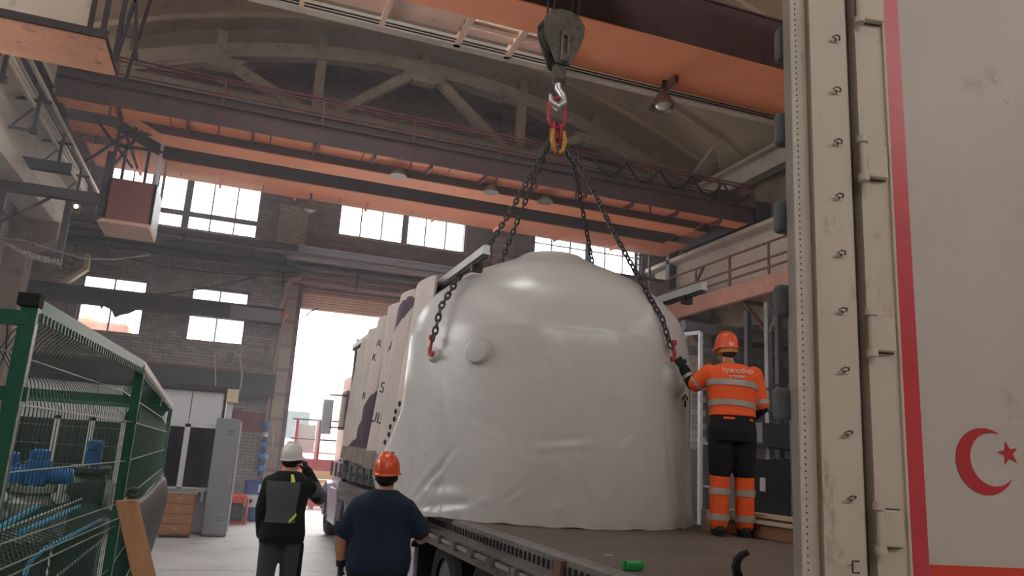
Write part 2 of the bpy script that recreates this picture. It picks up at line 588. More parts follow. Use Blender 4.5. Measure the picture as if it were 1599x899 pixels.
window(1, -3.85, .1, 7.31, 8.83, [-3.2, -2.65, -1.78, -1.15, -.53], [(7.76, .14)], wide=(-2.65, -1.78))
window(2, 2.28, 6.14, 7.78, 8.8, [2.93, 3.55, 4.24, 4.87, 5.5], [], wide=(4.24,))
window(3, 8.37, 12.2, 7.78, 8.8, [9.0, 9.65, 10.28, 10.9, 11.55], [(8.5, .03)], wide=(10.28,))
window(4, -3.95, -2.42, 4.31, 5.77, [-3.2], [(5.15, .06)])
window(5, -1.35, .12, 4.31, 5.78, [-.62], [(5.15, .06)])

# side walls (window strips high up), seen only in slivers
for nm, x in (('wall_left', WX0), ('wall_right', WX1)):
    mb = MB()
    sgn = -1 if x < 0 else 1
    a, b = sorted((x, x + sgn * .4))
    if sgn < 0:
        mb.box(a, b, -9, 22.35, 0, 4.0); mb.box(a, b, -9, 22.35, 6.5, 9.6); mb.box(a, b, -9, 7.0, 4.0, 6.5); mb.box(a, b, 13.5, 22.35, 4.0, 6.5)
    else:
        mb.box(a, b, -9, 22.35, 6.0, 9.6)
    mb.box(a, b, -9, 22.35, 12.6, 14.2)
    if sgn > 0: mb.box(a, b, -9, 7, 0, 6.0)
    for k in range(6):
        mb.box(a, b, -9 + k * 6 - .3, -9 + k * 6 + .9, 9.6, 12.6)
    if sgn > 0: mb.box(a, b, 9, 22.35, 9.6, 12.6)
    w = obj(nm, mb, brick_grey if nm == 'wall_left' else concrete_dark, kind='structure')
    if sgn < 0:
        fr = MB()
        for yy in np.linspace(7.0, 13.5, 8): fr.box(a + .15, b - .15, yy - .03, yy + .03, 4.0, 6.5)
        for zz in (4.03, 5.2, 6.47): fr.box(a + .15, b - .15, 7.0, 13.5, zz - .03, zz + .03)
        wf = obj('side_window', fr, window_frame_m, w)
        put('pane', PANE, None, wf, Matrix.Translation(((a + b) / 2, 10.25, 5.25)) @ Matrix.Rotation(PI / 2, 4, 'Z') @ Matrix.Diagonal((6.5, 1, 2.5, 1)))
    for k in range(5 if sgn < 0 else 3):
        y0 = -8.1 + k * 6
        y1 = min(y0 + 4.8, 22.0)
        fr = MB()
        for yy in np.linspace(y0, y1, 5): fr.box(a + .15, b - .15, yy - .03, yy + .03, 9.6, 12.6)
        for zz in (9.63, 11.1, 12.57): fr.box(a + .15, b - .15, y0, y1, zz - .03, zz + .03)
        wf = obj('side_window', fr, window_frame_m, w)
        put('pane', PANE, None, wf, Matrix.Translation(((a + b) / 2, (y0 + y1) / 2, 11.1)) @ Matrix.Rotation(PI / 2, 4, 'Z') @ Matrix.Diagonal((y1 - y0, 1, 3, 1)))


mb = MB()
mb.box(WX0, WX1, -9.3, -9, 0, 9); mb.box(WX0, WX1, -9.3, -9, 11, 14.3)
for k in range(5):
    x = WX0 + k * (WX1 - WX0 - .8) / 4
    mb.box(x, x + .8, -9.3, -9, 9, 11)
obj('wall_front', mb, brick_grey, kind='structure')


def arch(x):
    return 12.62 - .0275 * (x - 4.0) ** 2


# roof: precast slabs on the arched trusses, with one long roof light over the middle of the hall
ceil_mb = MB()
xs = [WX0 - .3 + k * (WX1 - WX0 + .6) / 13 for k in range(14)]
ceil = obj('ceiling', MB().box(WX0 - .4, WX1 + .4, 22.0, 22.35, 10.2, 14.5), concrete_dark, kind='structure')
slabs = []
ys = [-9, -4, 2, 8, 14, 20, 22.2]
for j in range(len(ys) - 1):
    for i in range(13):
        a, b = xs[i] + .002, xs[i + 1] - .002
        y0, y1 = ys[j] + .002, ys[j + 1] - .002
        xm = (a + b) / 2
        if .2 < xm < 4.0 and j in (2, 3):
            if j == 2: y1 = 6.0
            else: y0 = 13.3
        za, zb = arch(a) + .5, arch(b) + .5
        m_ = MB().hexa([(a, y0, za), (b, y0, zb), (b, y0, zb + .2), (a, y0, za + .2)], [(a, y1, za), (b, y1, zb), (b, y1, zb + .2), (a, y1, za + .2)])
        for yy in np.arange(y0 + .7, y1 - .3, 1.45):      # ribs under the slab
            m_.hexa([(a, yy, za - .14), (b, yy, zb - .14), (b, yy, zb), (a, yy, za)], [(a, yy + .1, za - .14), (b, yy + .1, zb - .14), (b, yy + .1, zb), (a, yy + .1, za)])
        obj('ceiling_slab', m_, ceiling_paint, ceil)

# arched roof trusses
def truss(Y, label):
    t = thing('roof_truss', label, 'truss', (4.2, Y, 10.35), group='arched concrete roof trusses')
    n = 22; r = []
    for k in range(n + 1):
        x = -4.9 + 18.2 * k / n
        # straight runs between the nodes, as cast
        z = arch(x)
        r.append([(x, Y - .16, z - .36), (x, Y + .16, z - .36), (x, Y + .16, z + .04), (x, Y - .16, z + .04)])
    obj('top_chord', MB().loft(r), concrete_dark, t)
    obj('bottom_chord', MB().box(-4.9, 13.3, Y - .18, Y + .18, 10.28, 10.62), concrete_dark, t)
    for a, b in ((-1.4, .7), (-1.4, -3.9), (3.75, 1.6), (4.3, 6.5), (9.3, 7.4), (9.5, 11.9)):
        obj('diagonal', MB().beam((a, Y, arch(a) - .3), (b, Y, 10.55), .24, .26, (0, 1, 0)), concrete_dark, t)
    for x in (1.15, 7.0):
        obj('post', MB().box(x - .13, x + .13, Y - .1, Y + .1, 10.6, arch(x) - .3), concrete_dark, t)
    for x in (-1.4, 4.0, 9.4):
        z = arch(x)
        obj('gusset', MB().prism([(x - .7, Y - .15, z - .32), (x + .7, Y - .15, z - .32), (x + .3, Y - .15, z - .62), (x - .3, Y - .15, z - .62)], (0, .3, 0)), concrete_dark, t)
    for x in (-3.6, -1.4, 1.15, 4.0, 7.0, 9.4, 11.6):
        obj('slab_bearing', MB().box(x - .12, x + .12, Y - .14, Y + .14, arch(x), arch(x) + .42), concrete_dark, t)
    return t


truss(20.0, 'arched concrete roof truss nearest the brick end wall')
truss(14.0, 'arched concrete roof truss over the nearer bay, beyond the chain hook')

# columns and crane runways
def column(x, y, label):
    t = thing('concrete_column', label, 'column', (x, y, 0), group='hall columns')
    s = 1 if x > 4 else -1
    obj('shaft', MB().box(x - .25, x + .25, y - .3, y + .3, 0, 10.3), concrete_dark, t, bevel=.02)
    obj('bracket', MB().prism([(x, y - .25, 5.6), (x - s * .75, y - .25, 6.1), (x - s * .75, y - .25, 6.5), (x, y - .25, 6.5)], (0, .5, 0)), concrete_dark, t)


for y in (20.0, 14.0):
    column(13.2, y, 'grey concrete column under the walkway side, %s' % ('by the end wall' if y > 15 else 'one bay nearer than the end wall'))
    column(-5.0, y, 'grey concrete column under the pipe-hung runway beam, %s' % ('by the end wall' if y > 15 else 'one bay nearer than the end wall'))

# runway on the cage side: flanged concrete beams with conductor pipes
t = thing('runway_beam', 'pale concrete crane runway beam hung with conductor pipes above the green cage', 'beam', (-4.6, 15, 6.5))
for i, (a, b) in enumerate(((6.0, 13.98), (14.0, 21.8))):
    mb = MB()
    mb.prism([(-4.95, a, 6.5), (-4.35, a, 6.5), (-4.35, a, 6.85), (-4.5, a, 7.05), (-4.5, a, 7.7), (-4.2, a, 7.85), (-4.2, a, 8.0), (-5.0, a, 8.0)], (0, b - a, 0))
    obj('beam_section', mb, concrete_pale, t)
obj('crane_rail', MB().box(-4.66, -4.56, 6, 21.8, 8.0, 8.1), steel_dark, t)
for k in range(5):
    y = 11.2 + k * 2.2
    br = MB()
    br.beam((-4.45, y, 7.75), (-3.85, y, 7.75), .05, .05); br.beam((-4.45, y, 7.15), (-4.05, y, 7.15), .05, .05)
    br.beam((-4.05, y, 7.12), (-4.05, y, 7.95), .06, .06); br.beam((-4.4, y, 7.2), (-4.05, y, 7.7), .03, .03)
    br.box(-4.12, -3.98, y - .05, y + .05, 7.1, 7.2)
    obj('bracket', br, steel_dark, t)
for x, z, r_, nm in ((-3.92, 7.86, .045, 'conductor_pipe'), (-4.12, 7.62, .05, 'conductor_pipe'), (-4.2, 7.98, .035, 'conductor_pipe')):
    obj(nm, MB().tube([(x, 7, z), (x, 21.6, z)], r_), pipe_pale, t, smooth=40)
for z, m_ in ((7.25, lamp_cool), (7.05, lamp_warm)):
    sl = thing('signal_lamp', 'small lit signal lamp on the runway end bracket, %s glow' % ('blue-white' if m_ is lamp_cool else 'yellow'), 'lamp', (-4.08, 19.96, z))
    obj('lamp_body', MB().lathe([(.05, 0), (.07, .02), (.07, .09), (.03, .12)], (-4.02, 20.0, z - .06), 10, (0, 1, 0)), steel_dark, sl)
    obj('lens', MB().ell((-4.02, 19.98, z - .06), .05, .03, .05, 10, 6), m_, sl)

# runway on the walkway side
t = thing('runway_beam', 'pale concrete crane runway beam above the railed walkway', 'beam', (12.8, 15, 6.6))
for a, b in ((5.0, 13.98), (14.0, 21.8)):
    mb = MB().prism([(13.25, a, 6.7), (12.55, a, 6.7), (12.55, a, 7.95), (12.3, a, 8.0), (12.3, a, 8.12), (13.3, a, 8.12)], (0, b - a, 0))
    obj('beam_section', mb, concrete_pale, t)
obj('crane_rail', MB().box(12.66, 12.76, 5, 21.8, 8.12, 8.22), steel_dark, t)
for k in range(9):
    y = 8.5 + k * 1.5
    obj('anchor_bolt', MB().tube([(12.48, y, 7.6), (12.58, y, 7.6)], .04), steel_dark, t)
# eaves beam over the columns
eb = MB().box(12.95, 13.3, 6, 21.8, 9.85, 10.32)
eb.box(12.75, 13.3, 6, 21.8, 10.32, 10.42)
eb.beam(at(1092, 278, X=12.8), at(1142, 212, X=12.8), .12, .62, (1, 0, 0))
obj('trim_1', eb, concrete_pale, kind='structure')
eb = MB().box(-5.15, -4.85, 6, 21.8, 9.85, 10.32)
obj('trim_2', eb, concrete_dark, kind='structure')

# railed walkway under the runway
t = thing('maintenance_walkway', 'rust-red steel walkway with railing below the pale runway beam', 'walkway', (12, 15, 6.2))
for k in range(8):
    y = 6.0 + k * 1.98
    obj('deck_plate', MB().box(11.75, 12.55, y, y + 1.96, 6.36, 6.4), walk_red, t)
obj('edge_channel', MB().box(11.7, 11.76, 6, 21.8, 5.98, 6.42), walk_red, t)
obj('edge_flange', MB().box(11.62, 11.76, 6, 21.8, 5.96, 6.0), walk_red, t)
for k in range(6):
    y = 7.2 + k * 2.9
    obj('support_bracket', MB().beam((12.55, y, 5.2), (11.8, y, 5.95), .08, .08).beam((11.75, y, 5.95), (13.0, y, 5.95), .1, .1), rust_rail, t)
for z, nm in ((7.24, 'top_rail'), (6.85, 'middle_rail'), (6.62, 'middle_rail')):
    obj(nm, MB().beam((11.74, 6, z), (11.74, 19.6, z), .045, .045), rust_rail, t)
for k in range(8):
    y = 8.6 + k * 1.56
    obj('railing_post', MB().beam((11.74, y, 6.1), (11.74, y, 7.26), .055, .04), rust_rail, t)
obj('cross_brace', MB().beam((12.0, 19.2, 6.0), (12.3, 18.4, 7.5), .07, .05), rust_rail, t)

# ladder frame in the far corner beside the end windows
t = thing('steel_ladder', 'dark steel ladder frame in the far corner beside the end wall windows', 'ladder', (12.2, 21.0, 6.2))
for x in (11.5, 12.0):
    obj('stile', MB().beam((x, 21.0, 6.0), (x, 21.0, 9.0), .07, .07), steel_dark, t)
for k in range(8):
    obj('rung', MB().beam((11.5, 21, 6.4 + k * .32), (12.0, 21, 6.4 + k * .32), .03, .03), steel_dark, t)
t = thing('crane_stop_frame', 'dark steel post frame below the end window corner', 'frame', (12.5, 20.4, 6.2))
for x, w in ((12.45, .3), (13.0, .1)):
    obj('post', MB().box(x - w / 2, x + w / 2, 20.3, 20.5, 6.4, 9.1), steel_dark, t)
for k in range(4):
    x = 9.7 + k * .75
    obj('slat', MB().box(x, x + .7, 20.9, 20.95, 6.6, 7.55), concrete_dark, t)
obj('slat_rail', MB().box(9.5, 12.7, 20.86, 20.9, 7.5, 7.6), steel_dark, t)

# ------------------------------------------------------------------ end wall fittings
t = thing('roller_shutter', 'rolled-up ribbed shutter at the top of the open gateway', 'shutter', (4.2, 21.9, 5.5))
for k in range(8):
    z = 5.5 + k * .078
    obj('slat', MB().prism([(1.5, 21.9, z), (1.5, 21.86, z + .035), (1.5, 21.9, z + .074), (1.5, 21.95, z + .074), (1.5, 21.95, z)], (5.38, 0, 0)), walk_red if k > 5 else girder_pale, t)
obj('strap', MB().tube([(1.68, 21.8, 5.3), (1.75, 21.7, 5.42), (1.95, 21.75, 5.52)], .02), cable_black, t)

t = thing('lintel_beam', 'blue-grey steel lintel beam across the wall above the gateway', 'beam', (4, 21.5, 6.75))
mb = MB().box(-.05, 8.6, 21.62, 21.84, 6.78, 7.2).box(-.05, 8.6, 21.45, 21.84, 7.16, 7.2).box(-.05, 8.6, 21.45, 21.84, 6.78, 6.82)
obj('web', mb, steel_grey, t)
for k in range(5):
    obj('stiffener', MB().box(.6 + k * 1.7, .64 + k * 1.7, 21.5, 21.62, 6.82, 7.16), steel_grey, t)
for z, x0, y, r_, m_, lab in ((6.58, .2, 21.55, .07, pipe_grey, 'grey pipe running just under the lintel beam'),
                              (6.38, .35, 21.6, .05, pipe_pink, 'thin pinkish pipe over the gateway, upper of the pair'),
                              (6.2, .35, 21.58, .07, pipe_pink, 'thick pinkish pipe over the gateway, lower of the pair')):
    p = thing('gate_pipe', lab, 'pipe', (4, y, z))
    obj('pipe_run', MB().tube([(x0, y, z), (8.6, y, z)], r_), m_, p, smooth=40)
    for k in range(4):
        obj('clamp', MB().tube([(.9 + k * 2, y, z), (.96 + k * 2, y, z)], r_ + .015), steel_dark, p)
# steel gate jamb and the pipe down it
t = thing('gate_jamb', 'riveted maroon steel jamb beside the bright gateway', 'jamb', (1.45, 21.7, 0))
obj('web', MB().box(1.38, 1.48, 21.55, 21.86, 0, 6.15), rail_maroon, t)
obj('flange', MB().box(1.02, 1.4, 21.7, 21.82, 0, 6.15), brick_pale, t)
obj('flange', MB().box(1.0, 1.04, 21.6, 21.84, 0, 6.15), steel_dark, t)
for k in range(9):
    obj('batten_plate', MB().box(1.02, 1.42, 21.67, 21.71, .4 + k * .66, .5 + k * .66), pipe_pink, t)
t = thing('heating_pipe', 'S-bent brown pipe coming down beside the gateway jamb', 'pipe', (.9, 21.5, 0))
pts = [at(x, y, Y=21.45) for x, y in ((385, 491), (405, 493), (425, 490), (437, 480), (444, 465), (448, 445), (455, 436), (470, 432))]
obj('upper_bend', MB().tube(pts, .075, 10), pipe_pink, t, smooth=50)
obj('riser', MB().tube([(1.12, 21.5, 6.2), (.98, 21.5, 4), (.92, 21.5, 1.2)], .05, 8), pipe_pink, t, smooth=50)
obj('red_cap', MB().tube([(at(384, 491, Y=21.45)), (at(391, 492, Y=21.45))], .11, 10), hook_red, t)
t = thing('pipe_stub', 'thin rusty pipe jutting out level from the wall near the jamb', 'pipe', (.7, 21.6, 3.6))
obj('pipe_run', MB().tube([at(372, 557, Y=21.6), at(428, 568, Y=21.6)], .035, 8), pipe_pink, t)
t = thing('water_valve_stack', 'blue valve and hose stack on the gateway jamb above the drum', 'valve', (.98, 21.45, 1.2))
obj('riser', MB().tube([(.95, 21.42, .95), (.97, 21.42, 2.3)], .045, 8), drum_blue, t)
for z, r_ in ((1.15, .12), (1.45, .16), (1.75, .09), (2.0, .08), (2.25, .1)):
    obj('valve_body', MB().lathe([(.05, -.06), (r_, -.05), (r_, .05), (.05, .06)], (.95, 21.4, z), 12), valve_blue if r_ > .085 else steel_bright, t)
obj('hose', MB().tube([(1.0, 21.38, 1.5), (1.15, 21.3, 1.7), (1.15, 21.32, 2.1), (1.02, 21.4, 2.35)], .02), cable_grey, t)

# pipes and beams along the end wall, cage side
n = 0
for (z, y, r_, m_, lab) in ((7.02, 21.2, .11, steel_dark, 'dark thick wall pipe just under the first windows, uppermost of the bundle'),
                            (6.83, 21.0, .05, pipe_grey, 'thin grey wall pipe second from the top of the bundle'),
                            (6.66, 21.15, .13, steel_dark, 'dark thick wall pipe third from the top of the bundle'),
                            (6.42, 21.1, .1, steel_black, 'blackened wall pipe at the bottom of the bundle')):
    p = thing('wall_pipe', lab, 'pipe', (-2, y, z))
    x1 = (1.2, 8, .9, 1.2)[n]
    obj('pipe_run', MB().tube([(-5.0, y, z), (x1, y, z)], r_, 12), m_, p, smooth=40)
    for k in range(3):
        obj('clamp', MB().tube([(-3.4 + k * 1.7, y, z), (-3.33 + k * 1.7, y, z)], r_ + .02, 12), steel_dark, p)
        if n in (0, 2):
            obj('wall_arm', MB().box(-3.4 + k * 1.7, -3.35 + k * 1.7, y, WY + .02, z - .03, z + .03), steel_dark, p)
    n += 1
t = thing('steel_beam', 'dark sooty steel beam crossing in front of the lower windows', 'beam', (-2, 21, 4.85))
obj('web', MB().box(-5.0, 1.0, 20.97, 21.05, 4.85, 5.27), steel_black, t)
for z in (4.85, 5.23):
    obj('flange', MB().box(-5.0, 1.0, 20.86, 21.16, z, z + .04), steel_black, t)
obj('glare_plate', MB().box(-.3, .98, 20.84, 20.88, 4.88, 5.2), pipe_grey, t)  # lighter grey plate stands in for the glare on this end of the beam
t = thing('torn_film', 'torn black film hanging over the lower window panes', 'film', (-3.1, 20.95, 4.85))
mb = MB()
pl = [at(x, y, Y=20.93) for x, y in ((120, 466), (206, 475), (218, 482), (200, 490), (188, 492), (180, 496), (177, 492), (174, 484), (162, 478), (158, 483), (155, 474), (135, 472))]
mb.prism(pl, (0, .012, 0))
obj('film_sheet', mb, tarp_dark, t)
obj('red_item', MB().lathe([(.03, 0), (.1, .02), (.1, .1), (.03, .14)], (1.02, 20.9, 5.03), 10), hook_red, thing('alarm_bell', 'small red round fitting at the end of the sooty beam', 'bell', (1.02, 20.9, 4.98)))
t = thing('cable_box_run', 'long black box duct on the wall above the office roof', 'duct', (-1, 21.4, 3))
obj('duct_body', MB().box(-4.6, 1.05, 21.3, 21.83, 2.95, 3.55), steel_black, t)
obj('duct_lip', MB().box(-4.6, 1.05, 21.24, 21.84, 3.55, 3.6), rust_box, t)
t = thing('air_duct', 'beige bent air duct standing beside the lower left window', 'duct', (-4.2, 20.9, 5.3))
pl = [at(x, y, Y=20.8) for x, y in ((133, 394), (140, 396), (137, 420), (103, 442), (91, 440), (130, 417))]
obj('duct_body', MB().prism(pl, (0, .25, 0)), beige_duct, t, bevel=.015)
t = thing('slung_cable', 'black cable drooping along the wall above the lower windows', 'cable', (-1, 20.8, 5.5))
obj('cable_run', MB().tube([at(x, y, Y=20.8) for x, y in ((190, 402), (250, 415), (330, 426), (385, 430), (412, 428))], .02, 6), cable_black, t)
obj('cable_drop', MB().tube([at(x, y, Y=20.8) for x, y in ((412, 428), (370, 440), (320, 450), (250, 460))], .02, 6), cable_black, t)
t = thing('coiled_cable', 'grey spiral cable sagging in the dark corner above the cage', 'cable', (-4.6, 16.5, 5))
pts = []
for k in range(90):
    u = k / 89
    p = at(-6 + 100 * u, 372 + 38 * u + 6 * math.sin(PI * u), Y=16)
    pts.append(p + Vector((0, .05 * math.cos(k * 1.5) * min(1, u * 2), .05 * math.sin(k * 1.5) * min(1, u * 1.6))))
obj('cable_run', MB().tube(pts, .016, 6), cable_grey, t)
t = thing('slung_cable', 'pale thin cable sagging across the dark corner above the cage', 'cable', (-4, 16.8, 5.4))
obj('cable_run', MB().tube([at(x, y, Y=16.8) for x, y in ((-5, 370), (40, 376), (85, 391), (130, 404), (180, 405), (235, 398))], .012, 6), cable_grey, t)

# dark steel platform frame in the corner
t = thing('corner_platform', 'dark steel platform frame with cross bracing in the corner above the cage', 'platform', (-4.6, 17, 5))
for k, (xa, xb, z) in enumerate(((-5.1, -3.0, 6.32), (-5.1, -3.6, 6.85))):
    obj('bearer', MB().box(xa, xb, 16.9, 17.1, z, z + .2), steel_dark, t)
for x in (-4.7, -3.55):
    obj('post', MB().box(x - .06, x + .06, 16.95, 17.07, 4.2 if x < -4 else 4.9, 6.35), steel_dark, t)
obj('brace', MB().beam((-5.1, 17, 5.3), (-3.9, 17, 6.3), .06, .05), steel_dark, t)
obj('brace', MB().beam((-4.0, 17, 5.3), (-5.1, 17, 6.3), .06, .05), steel_dark, t)
obj('corner_plate', MB().box(-3.6, -2.7, 19.9, 20.4, 6.95, 7.0).box(-3.6, -2.7, 19.9, 19.94, 6.95, 7.25), steel_grey, t)

# ------------------------------------------------------------------ far overhead crane
def girder(p, name_y, y0, y1, zb, zt, x0, x1, h0, h1, rise=.55):
    """Box girder whose underside lifts towards both ends: webs, bottom plate, top plate."""
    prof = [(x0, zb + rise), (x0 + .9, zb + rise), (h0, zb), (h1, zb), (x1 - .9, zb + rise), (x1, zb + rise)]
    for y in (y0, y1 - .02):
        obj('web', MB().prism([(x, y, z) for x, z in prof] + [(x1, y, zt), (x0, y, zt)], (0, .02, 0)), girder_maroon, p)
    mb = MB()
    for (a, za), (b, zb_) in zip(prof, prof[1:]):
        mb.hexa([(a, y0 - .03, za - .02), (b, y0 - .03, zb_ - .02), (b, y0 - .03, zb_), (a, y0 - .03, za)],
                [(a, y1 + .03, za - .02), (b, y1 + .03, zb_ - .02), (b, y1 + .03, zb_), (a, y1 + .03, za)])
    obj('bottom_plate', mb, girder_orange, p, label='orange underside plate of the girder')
    obj('top_plate', MB().box(x0, x1, y0 - .04, y1 + .04, zt, zt + .03), girder_maroon, p)


t = thing('overhead_crane', 'far overhead crane whose orange undersides run below the brick end wall', 'crane', (4.1, 17.6, 8.1))
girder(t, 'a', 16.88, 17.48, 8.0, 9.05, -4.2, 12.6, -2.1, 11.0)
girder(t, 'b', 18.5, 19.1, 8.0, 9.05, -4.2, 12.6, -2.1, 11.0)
# walkways outside each girder
for y0, y1, z, nm in ((16.33, 16.86, 8.2, 'near'), (19.12, 20.7, 8.3, 'far')):
    x = -3.9
    while x < 12.2:
        obj('walkway_plate', MB().box(x, min(x + 1.98, 12.3), y0, y1, z, z + .02), girder_orange, t)
        x += 2.0
    x = -2.9
    while x < 12:
        obj('walkway_rib', MB().box(x, x + .06, y0, y1, z - .09, z), rail_maroon if nm == 'near' else girder_orange, t)
        x += 1.3 if nm == 'near' else 1.9
obj('fascia_beam', MB().box(-4.0, 12.4, 16.28, 16.34, 8.2, 8.62), girder_maroon, t)
obj('fascia_flange', MB().box(-4.0, 12.4, 16.2, 16.4, 8.6, 8.64), girder_maroon, t)
for z in (9.12, 9.2):
    obj('handrail', MB().tube([(-3.9, 16.3, z + .06), (12.4, 16.3, z + .06)], .022, 6), rail_maroon, t)
obj('knee_rail', MB().tube([(-3.9, 16.3, 8.9), (12.4, 16.3, 8.9)], .02, 6), rail_maroon, t)
x = -3.0
while x < 12.4:
    obj('handrail_post', MB().beam((x, 16.3, 8.0), (x, 16.3, 9.28), .05, .04), rail_maroon, t)
    x += 2.05
for x in (-4.55, 12.7):
    obj('end_carriage', MB().box(x - .22, x + .22, 16.2, 19.9, 8.3, 8.85), steel_dark, t, bevel=.02)
    for y in (16.6, 17.9, 18.2, 19.5):
        obj('wheel', MB().lathe([(.3, -.08), (.3, .08)], (x, y, 8.42), 20, (1, 0, 0)), steel_dark, t)
obj('buffer_box', MB().box(12.0, 12.5, 16.3, 16.9, 8.62, 9.2), rust_box, t, bevel=.03)
obj('drive_motor', MB().lathe([(.16, 0), (.24, .05), (.24, .5), (.12, .58)], (12.1, 16.9, 9.0), 16, (1, 0, 0)), steel_dark, t, smooth=40)
obj('drive_gearbox', MB().box(11.5, 12.05, 16.6, 17.2, 8.7, 9.15), steel_dark, t, bevel=.04)
# festoon cable
pts = []
xs_ = [7.6 + k * .95 for k in range(6)]
for a, b in zip(xs_, xs_[1:]):
    for k in range(9):
        u = k / 9
        pts.append((a + (b - a) * u, 16.2, 9.15 - .42 * math.sin(PI * u)))
obj('festoon_cable', MB().tube(pts, .03, 6), cable_black, t, smooth=60)
for k in range(3):
    x = (2.95, 6.6, 5.2)[k]
    obj('floodlight', MB().lathe([(.05, .2), (.1, .14), (.2, 0)], (x, 16.7, 7.93), 14), lamp_shade_m, t, smooth=60)
# operator cabin of the far crane
c = thing('crane_cabin', 'open-topped maroon operator cabin hanging below the far crane in front of the windows', 'cabin', (-2.6, 17.6, 5.95))
x0, x1, y0, y1 = -2.98, -2.05, 17.3, 18.6
obj('front_panel', MB().box(x0, x1, y0, y0 + .04, 6.12, 7.02), cab_maroon, c)
obj('side_panel', MB().box(x0, x0 + .04, y0, y1, 6.12, 7.02), cab_maroon, c)
obj('side_panel', MB().box(x1 - .04, x1, y0, y1, 6.12, 7.02), steel_grey, c)
obj('floor_pan', MB().prism([(x0 - .06, y0 - .2, 6.0), (x1, y0 - .2, 6.0), (x1, y0 - .0, 6.12), (x0, y0, 6.12)], (0, 1.3, 0)), girder_pale, c)
for x in (x0 + .03, x1 - .03, x0 + .5):
    for y in ((y0 + .03, y1 - .03) if x != x0 + .5 else (y1 - .03,)):
        obj('corner_post', MB().beam((x, y, 6.1), (x, y, 8.25), .06, .06), steel_grey if x > -2.2 else steel_dark, c)
for (xa, xb) in ((x0 + .03, x0 + .5), (x0 - .5, x0 + .4)):
    obj('hanger_brace', MB().beam((xa, y0, 8.3), (xb, y0, 7.3), .07, .05).beam((xb, y0 + .1, 8.3), (xa, y0 + .1, 7.3), .07, .05), steel_dark, c)
for zz in (7.75, 8.1):
    obj('hanger_rail', MB().beam((x0, y0, zz), (x1, y0, zz), .05, .05), steel_dark, c)
obj('control_post', MB().box(x0 - .12, x0, 17.35, 17.5, 6.2, 7.6), steel_dark, c)

# ------------------------------------------------------------------ near overhead crane with the hook
t = thing('overhead_crane', 'near overhead crane with the broad orange underside above the wrapped vessel', 'crane', (4.1, 8.4, 8.1))
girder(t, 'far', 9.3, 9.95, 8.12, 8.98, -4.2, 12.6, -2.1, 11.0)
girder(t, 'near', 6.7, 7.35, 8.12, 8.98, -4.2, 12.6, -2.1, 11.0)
obj('walkway_plate', MB().box(4.25, 12.3, 9.97, 10.78, 8.2, 8.22), girder_orange, t)
obj('walkway_plate', MB().box(-3.9, 2.6, 9.97, 10.62, 8.2, 8.22), girder_pale, t)
for x in (2.6, 3.45, 4.2):
    obj('cross_bearer', MB().box(x, x + .1, 9.97, 10.9, 8.1, 8.22), girder_pale, t)
for y in (10.2, 10.42):
    obj('grating_bar', MB().box(2.6, 4.25, y, y + .1, 8.14, 8.2), girder_pale, t)
for x in (0.2, 1.4, 6.3):
    obj('walkway_rib', MB().box(x, x + .07, 9.97 if x < 5 else 10.3, 10.78, 8.08, 8.2), girder_pale if x < 5 else rust_box, t)
obj('edge_beam', MB().box(-3.9, 12.3, 10.82, 10.98, 8.1, 8.26), girder_pale if False else concrete_pale, t, label='pale edge beam of the walkway')
for y in (10.7, 10.78):
    obj('conduit', MB().tube([(-3.9, y, 8.12), (12.3, y, 8.12)], .014, 6), cable_black, t)
for x in (-4.55, 12.7):
    obj('end_carriage', MB().box(x - .22, x + .22, 6.2, 11.2, 8.3, 8.85), steel_dark, t, bevel=.02)
    for y in (6.7, 7.9, 9.6, 10.8):
        obj('wheel', MB().lathe([(.3, -.08), (.3, .08)], (x, y, 8.42), 20, (1, 0, 0)), steel_dark, t)
tr = obj('trolley_frame', MB().box(2.5, 4.4, 6.9, 9.7, 9.1, 9.35).box(2.9, 4.0, 7.9, 9.0, 8.9, 9.1), steel_dark, t)
obj('rope_drum', MB().lathe([(.3, -.7), (.3, .7)], (3.45, 7.6, 9.6), 20, (1, 0, 0)), steel_dark, tr)
c = thing('crane_cabin', 'brown-bottomed operator cabin of the near crane at the upper corner', 'cabin', (-2.4, 9.2, 5.9))
obj('floor_plate', MB().box(-3.3, -1.79, 8.8, 9.68, 5.96, 6.0), crane_brown, c, label='scuffed brown floor plate')
obj('floor_edge', MB().box(-3.3, -1.77, 8.77, 8.8, 5.98, 6.07).box(-1.79, -1.775, 8.76, 9.7, 5.97, 6.02), steel_dark, c)
obj('side_panel', MB().box(-3.2, -2.15, 9.62, 9.66, 6.0, 7.2), concrete_pale, c)
for x, y in ((-3.2, 8.8), (-3.2, 9.64), (-1.83, 8.8), (-1.83, 9.64), (-2.15, 9.64)):
    obj('corner_post', MB().beam((x, y, 6.0), (x, y, 8.2), .05, .05), steel_dark, c)
for a, b in (((-1.83, 9.64, 6.0), (-1.6, 9.64, 8.2)), ((-1.6, 9.64, 6.2), (-1.9, 9.64, 8.2)), ((-1.72, 9.9, 6.0), (-1.5, 9.9, 8.2))):
    obj('hanger_brace', MB().beam(a, b, .045, .035), steel_dark, c)
obj('roof_sheet', MB().box(-3.3, -1.8, 8.75, 9.7, 8.2, 8.24), steel_dark, c)

